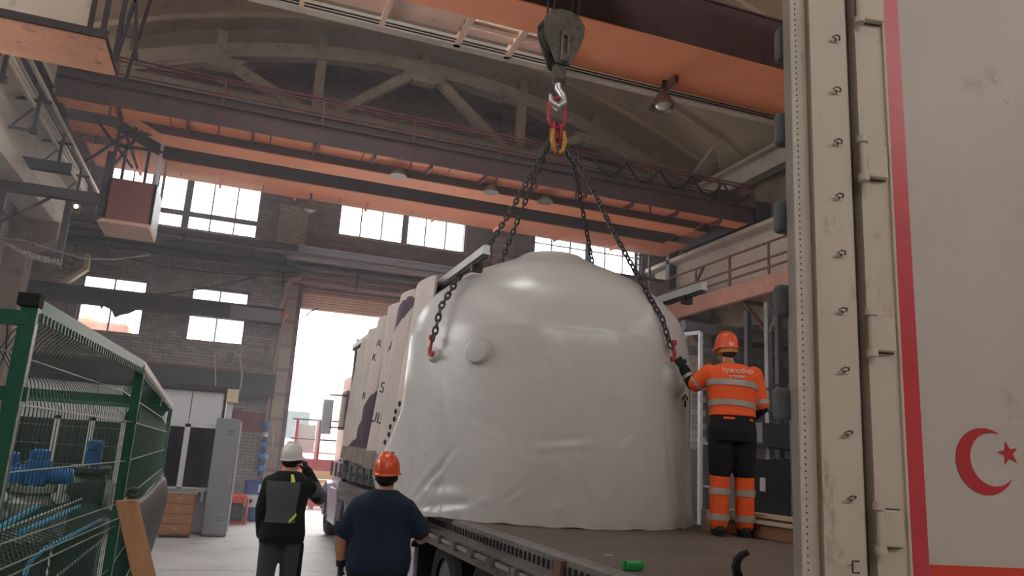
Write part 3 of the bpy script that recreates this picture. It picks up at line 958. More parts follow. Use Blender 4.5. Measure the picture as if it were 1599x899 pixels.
# ------------------------------------------------------------------ hanging lamps
def bay_lamp(x, y, z, top, label):
    l = thing('bay_lamp', label, 'lamp', (x, y, z), group='hanging bay lamps')
    obj('lamp_shade', MB().lathe([(.05, .34), (.07, .26), (.11, .22), (.14, .15), (.2, .08), (.235, 0), (.225, 0), (.19, .075), (.13, .14), (.04, .24)], (x, y, z), 22, cap=False), lamp_shade_m, l, smooth=60)
    obj('bulb', MB().ell((x, y, z + .07), .15, .15, .1, 14, 8), lamp_inner, l, smooth=80)
    obj('hanger', MB().tube([(x, y, z + .32), (x, y, z + .55), (x + .05, y, top)], .025, 6), steel_dark, l)


p = at(1035, 168, Y=10.55); bay_lamp(p.x, p.y, p.z, 8.16, 'grey bell-shaped lamp hanging under the near crane walkway')
p = at(483, 330, Y=19.8); bay_lamp(p.x, p.y, p.z, 8.3, 'small bell-shaped lamp hanging in front of the pale brick pier')

# ------------------------------------------------------------------ the wrapped vessel
TA = Vector((3.37, 8.2, 0)); DZ = 1.17
PROF = [(1.18, 1.64), (1.5, 1.62), (2.0, 1.61), (2.6, 1.605), (2.95, 1.6), (3.1, 1.575), (3.24, 1.535), (3.37, 1.465), (3.47, 1.38), (3.62, 1.21),
        (3.75, 1.03), (3.86, .8), (3.95, .58), (4.03, .42), (4.075, .36), (4.1, .3)]


def prof_r(z):
    zz = [q[0] for q in PROF]; rr = [q[1] for q in PROF]
    return float(sum(w * np.interp(z + d, zz, rr) for d, w in ((-.12, .12), (-.07, .18), (-.03, .2), (0, .2), (.03, .16), (.06, .09), (.09, .05))))


def hit(x, y, r):
    d = ray(x, y); o = Vector((-TA.x, -TA.y)); a = d.x * d.x + d.y * d.y
    b = 2 * (d.x * o.x + d.y * o.y); c = o.length_squared - r * r
    t = (-b - math.sqrt(max(0, b * b - 4 * a * c))) / 2 / a
    return CAM + d * t


def film_mat():
    m = mat('shrink_film', '#c2c1bf', .27, var=.05, scale=.9, dirt='#b9b2a9', dirt_amt=.22, dscale=1.6)
    nt = m.node_tree; N = nt.nodes; L = nt.links; b = N['Principled BSDF']
    tc = N.new('ShaderNodeTexCoord')
    n1 = N.new('ShaderNodeTexNoise'); n1.inputs['Scale'].default_value = 2.2; n1.inputs['Detail'].default_value = 6; n1.inputs['Distortion'].default_value = 1.2
    n2 = N.new('ShaderNodeTexNoise'); n2.inputs['Scale'].default_value = 14; n2.inputs['Detail'].default_value = 3
    L.new(tc.outputs['Object'], n1.inputs['Vector']); L.new(tc.outputs['Object'], n2.inputs['Vector'])
    ad = N.new('ShaderNodeMath'); ad.operation = 'MULTIPLY_ADD'; ad.inputs[1].default_value = .12
    L.new(n2.outputs['Fac'], ad.inputs[0]); L.new(n1.outputs['Fac'], ad.inputs[2])
    bp = N.new('ShaderNodeBump'); bp.inputs['Strength'].default_value = .12; bp.inputs['Distance'].default_value = .06
    L.new(ad.outputs[0], bp.inputs['Height']); L.new(bp.outputs[0], b.inputs['Normal'])
    return m


film_white = film_mat()
NA, NZ = 400, 180
vs = []; fs = []
zlist = []
for j in range(NZ):
    u = j / (NZ - 1)
    zlist.append(1.175 + (4.1 - 1.175) * (1 - (1 - u) ** 1.25))
THL = math.radians(163)


def bump_at(th, c, w):
    d = (th - c + PI) % (2 * PI) - PI
    return math.exp(-(d / w) ** 2)


CREASES = []
for (xa, ya, xb, yb, dep, wd) in ((640, 790, 718, 688, -.035, .035), (652, 792, 748, 784, -.035, .04), (660, 770, 735, 768, .02, .05), (785, 782, 812, 758, -.015, .025), (795, 786, 825, 764, .012, .02),
                                  (828, 700, 952, 692, .012, .04), (960, 700, 1002, 660, -.014, .03), (968, 600, 975, 680, .014, .05), (1040, 640, 1052, 780, -.014, .06), (940, 700, 944, 790, .012, .03), (730, 660, 790, 690, .01, .05), (690, 600, 700, 700, .012, .06)):
    a = hit(xa, ya, 1.63); b = hit(xb, yb, 1.63)
    CREASES.append((math.atan2(a.y - TA.y, a.x - TA.x) % (2 * PI), a.z, math.atan2(b.y - TA.y, b.x - TA.x) % (2 * PI), b.z, dep, wd))
for j, z in enumerate(zlist):
    r0 = prof_r(z)
    for i in range(NA):
        th = 2 * PI * i / NA
        r = r0
        lo = max(0, 1 - (z - 1.17) / .95)          # loose skirt towards the deck
        r += .008 * math.sin(th * 11 + 1.3) * lo ** 1.3 + .003 * math.sin(th * 23 + z * 3) * lo ** 3
        r += .24 * bump_at(th, THL, .3) * max(0, 1 - abs(z - 1.5) / .75) ** 1.2
        r -= .05 * bump_at(th, math.radians(210), .05) * max(0, 1 - abs(z - 1.45) / .45)
        # slack folds: noise stretched along the wall
        p = Vector((math.cos(th) * 1.6, math.sin(th) * 1.6, z))
        r += .014 * noise.noise(p * 1.1) + .005 * noise.noise(Vector((p.x * 3 + z * 1.5, p.y * 3 - z, z * 1.3))) * (1 if z < 3 else .4)
        k = noise.noise(Vector((th * 7, z * 2.2 + th * 2.5, 5.0)))
        r += .007 * max(0, 1 - abs(k) * 7) * (lo + .15) * (1 if z < 3 else 0)
        for (ta, za, tb_, zb_, dep, wd) in CREASES:
            ex, ez = (tb_ - ta) * 1.6, zb_ - za; qx = ((th - ta + PI) % (2 * PI) - PI) * 1.6; qz = z - za
            u = max(0, min(1, (qx * ex + qz * ez) / (ex * ex + ez * ez)))
            dd_ = math.hypot(qx - ex * u, qz - ez * u)
            if dd_ < wd * 3:
                r += .42 * dep * math.sin(PI * min(1, u * .9 + .1)) * (math.exp(-(dd_ / wd) ** 2) - .7 * math.exp(-((dd_ - wd * 1.4) / wd) ** 2))
        # welds showing through, and covered lifting lugs
        r += .003 * max(0, 1 - abs(z - 3.02) / .05)
        for hx, hy in ((1052, 592),):
            q = hit(hx, hy, 1.62)
            d = (Vector((p.x + TA.x, p.y + TA.y, z)) - q).length
            r += .07 * math.exp(-(d / .16) ** 4)
        vs.append((TA.x + r * math.cos(th), TA.y + r * math.sin(th), z + (.004 * math.sin(th * 17) + .004 * math.sin(th * 31)) * (1 if j == 0 else 0)))
for j in range(NZ - 1):
    for i in range(NA):
        fs.append((j * NA + i, j * NA + (i + 1) % NA, (j + 1) * NA + (i + 1) % NA, (j + 1) * NA + i))
fs.append(tuple((NZ - 1) * NA + i for i in range(NA)))
fs.append(tuple(reversed(range(NA))))
tank = thing('wrapped_vessel', 'big domed vessel shrink-wrapped in white film standing on the trailer deck', 'vessel', (TA.x, TA.y, DZ))
obj('film_wrap', MB().add(vs, fs), film_white, tank, smooth=50)


def radial(p):
    return Vector((p.x - TA.x, p.y - TA.y, 0)).normalized()


q = hit(748, 548, 1.6); d = radial(q)
obj('capped_nozzle', MB().lathe([(.15, -.1), (.135, 0), (.125, .05), (.115, .075), (.09, .08)], q, 28, d), film_white, tank, smooth=35)
q = hit(1056, 590, 1.62); d = radial(q)
obj('lug_cover', MB().lathe([(.19, -.12), (.18, .02), (.15, .05), (.02, .055)], q, 24, d), film_white, tank, smooth=50)
q = hit(674, 553, 1.64); d = radial(q)
obj('lug_cover', MB().lathe([(.09, -.12), (.08, -.02), (.06, .02), (.02, .025)], q, 24, d), film_white, tank, smooth=50)
for i in range(18):                                # flange studs pushing through the film of the dome
    a = math.radians(180 + i * 9.5)
    obj('stud_bump', MB().ell((TA.x + .93 * math.cos(a), TA.y + .93 * math.sin(a), 3.785), .028, .028, .022, 8, 5), film_white, tank, smooth=60)
hl = MB()
for px_, py_ in ((1070, 618), (1067, 622), (1073, 622), (1070, 628), (1070, 633)):
    q = hit(px_, py_, 1.62); hl.ell(q, .012, .012, .022, 6, 4)
obj('handling_mark', hl, steel_black, tank)

# ------------------------------------------------------------------ hook block and chain sling
hb = thing('hook_block', 'dirty greenish pear-shaped crane hook block above the chains', 'hook', (3.37, 8.2, 6.5))
A0 = at(877, 25, Y=8.2); A1 = at(874, 118, Y=8.2); HX, HZ = A0.x, A1.z
sc = (A0.z - A1.z)
for s in (-1, 1):
    mb = MB()
    pr = [(-.10, 0), (-.19, .3), (-.27, .6), (-.28, .8), (-.2, .97), (-.08, 1.04), (.08, 1.04), (.2, .97), (.28, .8), (.27, .6), (.19, .3), (.1, 0)]
    mb.prism([(HX + x, 8.2 + s * .13 - (.03 if s > 0 else 0), HZ + .1 + z * (sc - .1) * .98) for x, z in pr], (0, .03, 0))
    obj('cheek_plate', mb, block_paint, hb, bevel=.008)
for k in range(3):
    obj('sheave', MB().lathe([(.26, -.025), (.22, 0), (.26, .025)], (HX, 8.12 + k * .08, HZ + .62 * sc), 24, (0, 1, 0)), block_paint, hb, smooth=40)
obj('guard_bar', MB().box(HX - .05, HX - .03, 8.03, 8.06, HZ + .2 * sc, HZ + .6 * sc).box(HX + .03, HX + .05, 8.03, 8.06, HZ + .2 * sc, HZ + .6 * sc), trailer_steel, hb)
for z in (.2, .62):
    obj('axle_nut', MB().lathe([(.06, 0), (.06, .05), (.03, .06)], (HX, 8.07, HZ + z * sc), 8, (0, -1, 0)), block_paint, hb)
obj('swivel', MB().lathe([(.05, -.12), (.09, -.08), (.09, .1), (.06, .14)], (HX, 8.2, HZ), 14), block_paint, hb, smooth=40)
hk = [(HX, 8.2, HZ - .05), (HX, 8.2, HZ - .18), (HX + .075, 8.2, HZ - .26), (HX + .08, 8.2, HZ - .36), (HX, 8.2, HZ - .43), (HX - .08, 8.2, HZ - .38), (HX - .1, 8.2, HZ - .28)]
obj('load_hook', MB().tube(hk, [.045, .045, .045, .05, .05, .04, .02], 10), steel_bright, hb, smooth=60)
for x in (-.2, -.12, .12, .2):
    obj('wire_rope', MB().tube([(HX + x, 8.2, HZ + .8 * sc), (3.45 + x * 1.3, 8.2, 9.0)], .014, 6), rope_m, hb)
MLZ = HZ - .36
sl = thing('chain_sling', 'four-legged steel chain sling with red master link and hooks around the vessel', 'sling', (HX, 8.2, MLZ))


def oblong(c, w, h, r, axis_y=True, n=8):
    c = Vector(c); pts = []
    for k in range(20):
        a = 2 * PI * k / 20
        x = w * math.cos(a) * (1 if abs(math.cos(a)) < .9 else 1); z = h * math.sin(a)
        x = math.copysign(min(abs(w * 1.25 * math.cos(a)), w), x)
        pts.append(c + (Vector((x, 0, z)) if axis_y else Vector((0, x, z))))
    pts.append(pts[0]); pts.append(pts[1])
    return MB().tube(pts, r, n, cap=False)


obj('master_link', oblong((HX, 8.2, MLZ - .15), .11, .2, .022), hook_red, sl, smooth=70)
obj('sub_link', oblong((HX - .045, 8.2, MLZ - .42), .055, .12, .018, False), hook_red, sl, smooth=70)
obj('sub_link', oblong((HX + .045, 8.2, MLZ - .42), .055, .12, .018, False), hook_red, sl, smooth=70)
for s in (-1, 1):
    obj('shortening_clutch', MB().tube([(HX + s * .07, 8.12, MLZ - .42), (HX + s * .085, 8.1, MLZ - .55), (HX + s * .06, 8.1, MLZ - .68), (HX + s * .02, 8.12, MLZ - .7)], [.025, .035, .03, .02], 8), clutch_yellow, sl, smooth=60)
AP = Vector((HX, 8.2, MLZ - .5))
# one link, made once
PT = .068
pts = []
for k in range(17):
    a = 2 * PI * k / 16
    x = .024 * math.cos(a); z = .026 * math.sin(a) + math.copysign(.017, math.sin(a)) if abs(math.sin(a)) > .01 else 0
    pts.append((x, 0, z))
link_me = MB().tube(pts + [pts[1]], .0112, 6, cap=False).mesh('chain_link')
link_me.materials.append(chain_m)
link_me.polygons.foreach_set('use_smooth', [True] * len(link_me.polygons))
hookL = hit(677, 540, 1.66); hookR = hit(1048, 548, 1.66)
LEGS = [
    [AP + Vector((-.07, -.05, 0)), at(800, 325, Y=7.96), at(757, 395, Y=7.75), hit(718, 430, 1.42), hit(688, 480, 1.66), hit(677, 528, 1.69)],
    [AP + Vector((.07, -.05, 0)), at(918, 280, Y=7.8), at(962, 370, Y=7.35), hit(1008, 452, 1.36), hit(1034, 497, 1.60), hit(1047, 540, 1.69)],
    [AP + Vector((-.05, .05, 0)), at(830, 290, Y=8.5), at(781, 412, Y=8.9)],
    [AP + Vector((.05, .05, 0)), at(897, 260, Y=8.6), at(926, 415, Y=9.3)],
]
LEGS[2].append(Vector((TA.x - .9, TA.y + 1.5, 2.9)))
LEGS[3].append(Vector((TA.x + 1.0, TA.y + 1.45, 2.9)))
n_links = 0
for leg in LEGS:
    # even steps along the leg
    L_ = [0]
    for a, b in zip(leg, leg[1:]): L_.append(L_[-1] + (b - a).length)
    s = 0; k = 0
    while s < L_[-1] and n_links < 298:
        i = max(j for j in range(len(leg) - 1) if L_[j] <= s)
        d = (leg[i + 1] - leg[i]).normalized()
        c = leg[i] + d * (s - L_[i])
        x = d.cross(Vector((0, 1, 0)))
        x = x.normalized() if x.length > .1 else Vector((1, 0, 0))
        y = d.cross(x)
        if k % 2: x, y = y, -x
        R3 = Matrix((x, y, d)).transposed().to_4x4()
        put('chain_link', link_me, chain_m, sl, Matrix.Translation(c) @ R3)
        s += PT; k += 1; n_links += 1
print('links', n_links)
for q, sx in ((hookL, -1), (hookR, 1)):
    d = radial(q); c = q + d * .03
    t_ = Vector((-d.y, d.x, 0))
    hp = [c + Vector((0, 0, .08)), c + Vector((0, 0, .02)), c + t_ * .018 * sx + Vector((0, 0, -.04)), c + t_ * .012 * sx + Vector((0, 0, -.085)), c - t_ * .03 * sx + Vector((0, 0, -.1)), c - t_ * .055 * sx + Vector((0, 0, -.065))]
    h_ = obj('sling_hook', MB().tube(hp, [.014, .017, .02, .021, .018, .009], 10), hook_red, sl, smooth=60)
    obj('clevis', MB().box(c.x - .03, c.x + .03, c.y - .02, c.y + .02, c.z + .06, c.z + .11), hook_red, h_, bevel=.01)

# ------------------------------------------------------------------ flatbed curtain trailer
X0, X1, YR, YF = 2.09, 4.92, 3.0, 15.0
tl = thing('curtain_trailer', 'long open-topped curtain trailer with worn plywood deck carrying the wrapped vessel', 'trailer', (3.5, 9, 0))
y = YR
while y < YF:
    for a, b in ((X0 + .1, 3.5), (3.505, X1 - .05)):
        obj('deck_board', MB().box(a, b, y, min(y + 1.995, YF), DZ - .03, DZ), deck_ply, tl)
    y += 2.0
obj('side_rave', MB().prism([(X0, YR, DZ - .13), (X0 + .1, YR, DZ - .13), (X0 + .1, YR, DZ + .004), (X0 + .015, YR, DZ + .004), (X0, YR, DZ - .012)], (0, YF - YR, 0)), trailer_steel, tl)
obj('side_rave', MB().box(X1 - .05, X1 + .02, YR, YF, DZ - .2, DZ + .005), trailer_steel, tl)
obj('lower_rail', MB().box(X0 - .02, X0 + .03, YR, YF, DZ - .3, DZ - .13), trailer_steel, tl)
obj('rail_lip', MB().box(X0 - .045, X0 + .0, YR, YF, DZ - .165, DZ - .145), trailer_steel, tl)
slot = MB().box(-.012, .004, -.012, .012, -.028, .028).mesh('lashing_slot'); slot.materials.append(steel_black)
y = YR + .1
while y < 8.2:
    put('lashing_slot', slot, None, tl, Matrix.Translation((X0 + .0, y, DZ - .075)))
    y += .085
y = 3.4
while y < 9:
    b_ = obj('lock_bar', MB().box(X0 - .06, X0 - .02, y, y + .3, DZ - .215, DZ - .185), alu, tl)
    obj('lock_tab', MB().box(X0 - .075, X0 - .02, y + .36, y + .43, DZ - .24, DZ - .17), trailer_steel, tl)
    y += .52
obj('pillar_pocket', MB().box(X0 - .035, X0 + .02, 4.62, 4.74, DZ - .3, DZ - .02), rust_box, tl)
for x in (2.75, 4.1):
    obj('chassis_beam', MB().box(x, x + .14, YR, YF, .75, DZ - .05), steel_black, tl)
for k in range(12):
    obj('cross_member', MB().box(X0 + .05, X1 - .05, YR + .4 + k, YR + .5 + k, DZ - .16, DZ - .03), steel_black, tl)


def wheel(p, x, y, r=.5, w=.36, side=-1):
    tm = obj('tyre', MB().lathe([(r * .56, -w / 2), (r * .9, -w / 2), (r, -w * .36), (r, w * .36), (r * .9, w / 2), (r * .56, w / 2)], (x, y, r), 32, (1, 0, 0), cap=False), rubber, p, smooth=40)
    rm = MB().lathe([(r * .57, w * .42), (r * .52, w * .44), (r * .48, w * .2), (r * .3, w * .12), (r * .26, w * .4), (r * .12, w * .46)], (x, y, r), 24, (side, 0, 0))
    ro = obj('rim', rm, rim_m, p, smooth=35)
    nb = MB()
    for k in range(10):
        a = 2 * PI * k / 10
        nb.tube([(x + side * w * .1, y + r * .4 * math.cos(a), r + r * .4 * math.sin(a)), (x + side * (w * .2), y + r * .4 * math.cos(a), r + r * .4 * math.sin(a))], .018, 6)
    obj('wheel_nut', nb, steel_dark, ro, kind='stuff')


for y in (4.95, 6.25, 7.55):
    wheel(tl, X0 + .22, y)
    obj('axle', MB().tube([(X0 + .2, y, .5), (X1 - .2, y, .5)], .07, 10), steel_black, tl)
    wheel(tl, X1 - .22, y, side=1)
for y in (8.55, 11.8):
    obj('mud_flap', MB().box(X0 + .03, X0 + .42, y, y + .02, .3, .95), rubber, tl)
obj('tool_box', MB().box(X0 + .03, X0 + .5, 8.75, 10.4, .42, .95), cab_lilac, tl, bevel=.02)
obj('landing_leg', MB().box(X0 + .35, X0 + .5, 11.5, 11.65, .1, 1.0), steel_black, tl)
for k in range(4):
    obj('underrun_rail', MB().box(X0 + .02, X0 + .05, 8.7, 13.0, .4 + k * .14, .48 + k * .14), cab_lilac if k < 3 else alu, tl)
obj('headboard', MB().box(X0 + .05, X1 - .05, YF - .06, YF, DZ, 3.85), alu, tl)
for x, y0, lab in ((X0 + .02, 6.78, 'aluminium roof rail running free past the vessel top'), (4.62, 6.9, 'aluminium roof rail on the walkway side')):
    r_ = obj('roof_rail', MB().box(x - .03, x + .03, y0, YF, 3.66, 3.73).box(x - .04, x + .04, y0, YF, 3.64, 3.66), alu, tl)
    obj('roof_rail_track', MB().box(x - .02, x + .02, y0, YF, 3.61, 3.64), steel_dark, r_)
    obj('rail_bracket', MB().box(x - .03, x + .08, y0 + .35, y0 + .42, 3.55, 3.64), steel_dark, r_)
for y in (10.0, 14.6):
    obj('corner_post', MB().box(X0 - .0, X0 + .09, y, y + .12, DZ, 3.62), steel_dark, tl)
# gathered side curtain: heavy pleats that lean over each other
PLX = X0 - .13
PLEATS = [((541, 716), (563, 543), 0), ((550, 719), (572, 528), 0), ((559, 722), (583, 513), 0), ((569, 726), (597, 495), 1), ((580, 732), (616, 476), 2), ((594, 740), (638, 456), 3), ((613, 752), (662, 437), 0)]
PRINT = [[at(x, y, X=PLX - .1) for x, y in q] for q in (((541, 702), (568, 702), (574, 655), (587, 602), (583, 594), (562, 652)), ((612, 500), (619, 480), (632, 462), (636, 466), (623, 500), (598, 552)))]


def inside(v, poly):
    c = False; n = len(poly)
    for i in range(n):
        a, b = poly[i], poly[(i + 1) % n]
        if (a.z > v[2]) != (b.z > v[2]) and v[1] < (b.y - a.y) * (v[2] - a.z) / (b.z - a.z) + a.y: c = not c
    return c


vs = []; fs = []; mi = []
rows, nr = 90, 56
cols_ = []
for (b_, t_, code) in PLEATS:
    pb = at(b_[0], b_[1], X=PLX); pt = at(t_[0], t_[1], X=PLX)
    cols_.append((pb, pt, code))
for i_, (pb, pt, code) in enumerate(cols_):
    nxt = cols_[min(i_ + 1, len(cols_) - 1)]; prv = cols_[max(i_ - 1, 0)]
    wb = abs(prv[0].y - nxt[0].y) * .5 * (.56 if 0 < i_ < len(cols_) - 1 else 1.1); wt = abs(prv[1].y - nxt[1].y) * .5 * (.52 if 0 < i_ < len(cols_) - 1 else 1.1)
    n0 = len(vs)
    for r_ in range(rows + 1):
        v = r_ / rows
        c = pb.lerp(pt, v)
        c.y += .10 * math.sin(PI * v) * (1 if i_ % 2 else -.5)
        wy = wb + (wt - wb) * v + .02 * math.sin(v * 6 + i_)
        wx = (.13 + .02 * math.sin(v * 5 + i_ * 2)) * (1.1 - .25 * v)
        if v < .1: wx *= 1.12 - v * 1.2
        if r_ == rows: wx *= .5; wy *= .6
        for k in range(nr):
            a = 2 * PI * k / nr
            s = math.sin(a)
            vs.append((c.x + .05 - wx * math.cos(a) * (1 if math.cos(a) > 0 else .6), c.y + wy * math.copysign(abs(s) ** 1.3, s) + .03 * noise.noise(Vector((i_ * 3, v * 4, k * .5))), c.z))
    for r_ in range(rows):
        for k in range(nr):
            fs.append((n0 + r_ * nr + k, n0 + r_ * nr + (k + 1) % nr, n0 + (r_ + 1) * nr + (k + 1) % nr, n0 + (r_ + 1) * nr + k))
            v = r_ / rows; m_ = 0
            if v < .11: m_ = 2
            elif any(inside(vs[n0 + r_ * nr + k], q) for q in PRINT): m_ = 1
            mi.append(m_)
    fs.append(tuple(n0 + rows * nr + k for k in range(nr))); mi.append(0)
me = bpy.data.meshes.new('side_curtain'); me.from_pydata(vs, [], fs)
for m_ in (curtain_m, curtain_purple, curtain_hem): me.materials.append(m_)
me.polygons.foreach_set('material_index', mi)
bmm = bmesh.new(); bmm.from_mesh(me); bmesh.ops.recalc_face_normals(bmm, faces=bmm.faces); bmm.to_mesh(me); bmm.free()
cu = obj('side_curtain', me, curtain_m, tl, smooth=75)
obj('light_block_sheet', MB().prism([(X0 + .02, cols_[-1][0].y, 1.45), (X0 + .02, cols_[0][0].y, 1.45), (X0 + .02, cols_[0][1].y, cols_[0][1].z - .1), (X0 + .02, cols_[-1][1].y, cols_[-1][1].z - .1)], (.01, 0, 0)), curtain_hem, cu)  # added sheet behind the pleats to block light coming through
# printed letters on the pleats
def text_mesh(name, f):
    t_ = bpy.data.objects.new('tmp', f); COL.objects.link(t_)
    dg = bpy.context.evaluated_depsgraph_get(); dg.update()
    me = bpy.data.meshes.new_from_object(t_.evaluated_get(dg)); me.name = name
    bpy.data.objects.remove(t_)
    o = bpy.data.objects.new(name, me); COL.objects.link(o)
    return o


def letters(txt, p, size, m, parent, rotz, tilt=0.0, name='printed_letters'):
    f = bpy.data.curves.new(name, 'FONT'); f.body = txt; f.size = size; f.extrude = .002
    f.materials.append(m)
    o = text_mesh(name, f)
    o.parent = parent
    o.matrix_parent_inverse = WM[parent.name].inverted()
    o.matrix_basis = Matrix.Translation(p) @ Matrix.Rotation(rotz, 4, 'Z') @ Matrix.Rotation(PI / 2, 4, 'X') @ Matrix.Rotation(tilt, 4, 'Z')
    return o


for txt, px_, py_, sz in (('UL', 577, 657, .2), ('S', 592, 612, .2), ('A', 587, 541, .16), ('K', 580, 563, .16), ('B', 565, 622, .14)):
    # the seam of the pleat nearest the lens at that height
    p = at(px_, py_, X=X0 - .3)
    letters(txt, p, sz, steel_black, cu, -PI / 2 + .5, -.15)
# strap and frayed edge eyelets of the curtain's near edge
ey = MB()
for k in range(6):
    p = at(601 + 4.2 * k + (k % 2) * 2, 690 - 12 * k, X=X0 - .26)
    ey.lathe([(.02, -.01), (.036, 0), (.02, .01)], p, 10, (1, .3, 0))
obj('curtain_eyelet', ey, steel_black, cu)
obj('bottom_cover', MB().box(X0 - .1, X0 + .3, 10.2, 14.6, 1.26, 1.34), steel_dark, tl)
for k in range(8):
    obj('hem_strap', MB().box(X0 - .29, X0 - .26, 10.2 + k * .55, 10.28 + k * .55, 1.3, 1.52), rubber_grey, cu)

# tractor unit ahead of the trailer
cb = thing('truck_cab', 'pale lilac truck cab ahead of the gathered curtain by the gateway', 'truck', (3.4, 16.5, 0))
mb = MB().prism([(2.3, 15.35, .95), (2.3, 17.55, .95), (2.3, 17.6, 1.9), (2.3, 17.35, 3.3), (2.3, 15.35, 3.3)], (2.4, 0, 0))
obj('cab_shell', mb, cab_lilac, cb, bevel=.06)
d_ = obj('door', MB().box(2.27, 2.31, 16.2, 17.35, .95, 2.1), cab_lilac, cb, bevel=.01)
obj('door_handle', MB().box(2.24, 2.27, 16.3, 16.45, 1.5, 1.54), steel_dark, d_)
obj('side_window', MB().prism([(2.29, 16.3, 2.15), (2.29, 17.4, 2.15), (2.29, 17.2, 2.95), (2.29, 16.3, 2.95)], (-.02, 0, 0)), dark_glass, cb)
mr = obj('mirror_arm', MB().beam((2.3, 17.3, 2.9), (2.04, 17.45, 2.9), .03, .03).beam((2.3, 17.3, 2.2), (2.04, 17.45, 2.2), .03, .03), steel_dark, cb)
obj('mirror', MB().box(1.92, 2.14, 17.4, 17.5, 2.05, 2.8), steel_grey, mr, bevel=.03)
for y in (14.6, 17.0):
    wheel(cb, 2.32, y, .48, .3)
    wheel(cb, 4.4, y, .48, .3, 1)
    obj('fender', MB().prism([(2.1, y + .62 * math.cos(a), .48 + .62 * math.sin(a)) for a in np.linspace(0, PI, 12)] + [(2.1, y + .56 * math.cos(a), .48 + .56 * math.sin(a)) for a in np.linspace(PI, 0, 12)], (.45, 0, 0)), cab_lilac, cb)
obj('fuel_tank', MB().tube([(2.42, 15.2, .62), (2.42, 16.3, .62)], .3, 20), alu, cb, smooth=40)
obj('chassis', MB().box(2.9, 4.0, 13.4, 17.5, .5, .9), steel_black, cb)
obj('side_skirt', MB().box(2.1, 2.14, 15.25, 16.3, .35, 1.0), cab_lilac, cb, bevel=.01)
obj('step', MB().box(2.08, 2.3, 16.3, 16.6, .4, .45), steel_dark, cb)
obj('bumper', MB().box(2.15, 4.7, 17.55, 17.7, .35, .85), cab_lilac, cb, bevel=.04)

# timbers, tie-down, hook and litter lying on the deck
tb = thing('timber_beam', 'brown squared timber lying along the far edge of the trailer deck', 'timber', (4.8, 5.5, DZ))
obj('timber_body', MB().box(4.74, 4.87, 4.2, 6.95, DZ, DZ + .13), timber_wood, tb, bevel=.008)
for k, (x, z, a, lab) in enumerate(((4.8, DZ + .13, .0, 'pale thin board lying on the brown timber at the deck edge'), (4.86, DZ + .17, .02, 'pale warped board topmost on the timber at the deck edge'))):
    b_ = thing('loose_board', lab, 'board', (x, 6, z))
    obj('board_body', MB().hexa([(x - .08, 4.3, z), (x + .1, 4.3, z), (x + .1, 4.3, z + .035), (x - .08, 4.3, z + .035)], [(x - .1 + a, 6.9, z + a), (x + .06, 6.9, z + a), (x + .06, 6.9, z + .03 + a), (x - .1 + a, 6.9, z + .03 + a)]), timber_pale, b_)
st = thing('timber_block', 'short upright wood block between the vessel and the worker on the deck', 'timber', (4.68, 6.9, DZ))
obj('block_body', MB().box(4.62, 4.7, 6.85, 6.95, DZ, DZ + .2), timber_pale, st)
g = at(986, 882, Z=DZ + .03)
tk = thing('strap_ratchet', 'small bright green plastic piece lying on the deck', 'ratchet', (g.x, g.y, DZ))
obj('body', MB().box(g.x - .045, g.x + .04, g.y - .03, g.y + .03, DZ, DZ + .05), green_plastic, tk, bevel=.012)
obj('lug', MB().lathe([(.012, -.02), (.025, -.015), (.025, .015), (.012, .02)], (g.x + .05, g.y, DZ + .03), 10, (0, 1, 0)), green_plastic, tk)
obj('lug', MB().box(g.x - .06, g.x - .04, g.y - .02, g.y + .01, DZ + .02, DZ + .055), green_plastic, tk)
g = at(1150, 899, Z=DZ)
hk_ = thing('rubber_hook', 'curved dark rubber hook standing up from the deck', 'hook', (g.x, g.y, DZ))
b0 = at(1152, 905, Y=g.y); pts = [at(x, y, Y=g.y) for x, y in ((1156, 912), (1152, 899), (1149, 885), (1151, 874), (1158, 866), (1167, 862))]
pts[0].z = DZ
obj('hook_body', MB().tube(pts, [.028, .028, .026, .024, .021, .018], 10), rubber, hk_, smooth=60)
for px_, py_, lab in ((753, 841, 'tiny dark scrap on the deck near the slotted rail'),):
    g = at(px_, py_, Z=DZ)
    s_ = thing('scrap', lab, 'scrap', (g.x, g.y, DZ))
    obj('piece', MB().box(g.x - .025, g.x + .03, g.y - .02, g.y + .02, DZ, DZ + .012), steel_black, s_)
g = at(952, 867, Z=DZ)
s_ = thing('scrap', 'tiny pale scrap lying on the open deck', 'scrap', (g.x, g.y, DZ))
obj('piece', MB().box(g.x - .025, g.x + .025, g.y - .015, g.y + .015, DZ, DZ + .005), timber_pale, s_)

# ------------------------------------------------------------------ the near trailer door
DA = math.radians(10.6)
DU = Vector((math.cos(DA), -math.sin(DA), 0)); DN = Vector((math.sin(DA), math.cos(DA), 0))
DO = at(1240, 450, Y=2.4); DO.z = 0


def dp(x, y):
    """(along, height) on the door plane at a pixel."""
    d = ray(x, y); t = (DO - CAM).dot(DN) / d.dot(DN)
    p = CAM + d * t
    return (p - DO).dot(DU), p.z


def D(s, n, z):
    return DO + DU * s + DN * n + Vector((0, 0, z))


def dbox(mb, s0, s1, n0, n1, z0, z1):
    return mb.hexa([D(s0, n0, z0), D(s1, n0, z0), D(s1, n1, z0), D(s0, n1, z0)], [D(s0, n0, z1), D(s1, n0, z1), D(s1, n1, z1), D(s0, n1, z1)])


def sx(x, y=450): return dp(x, y)[0]


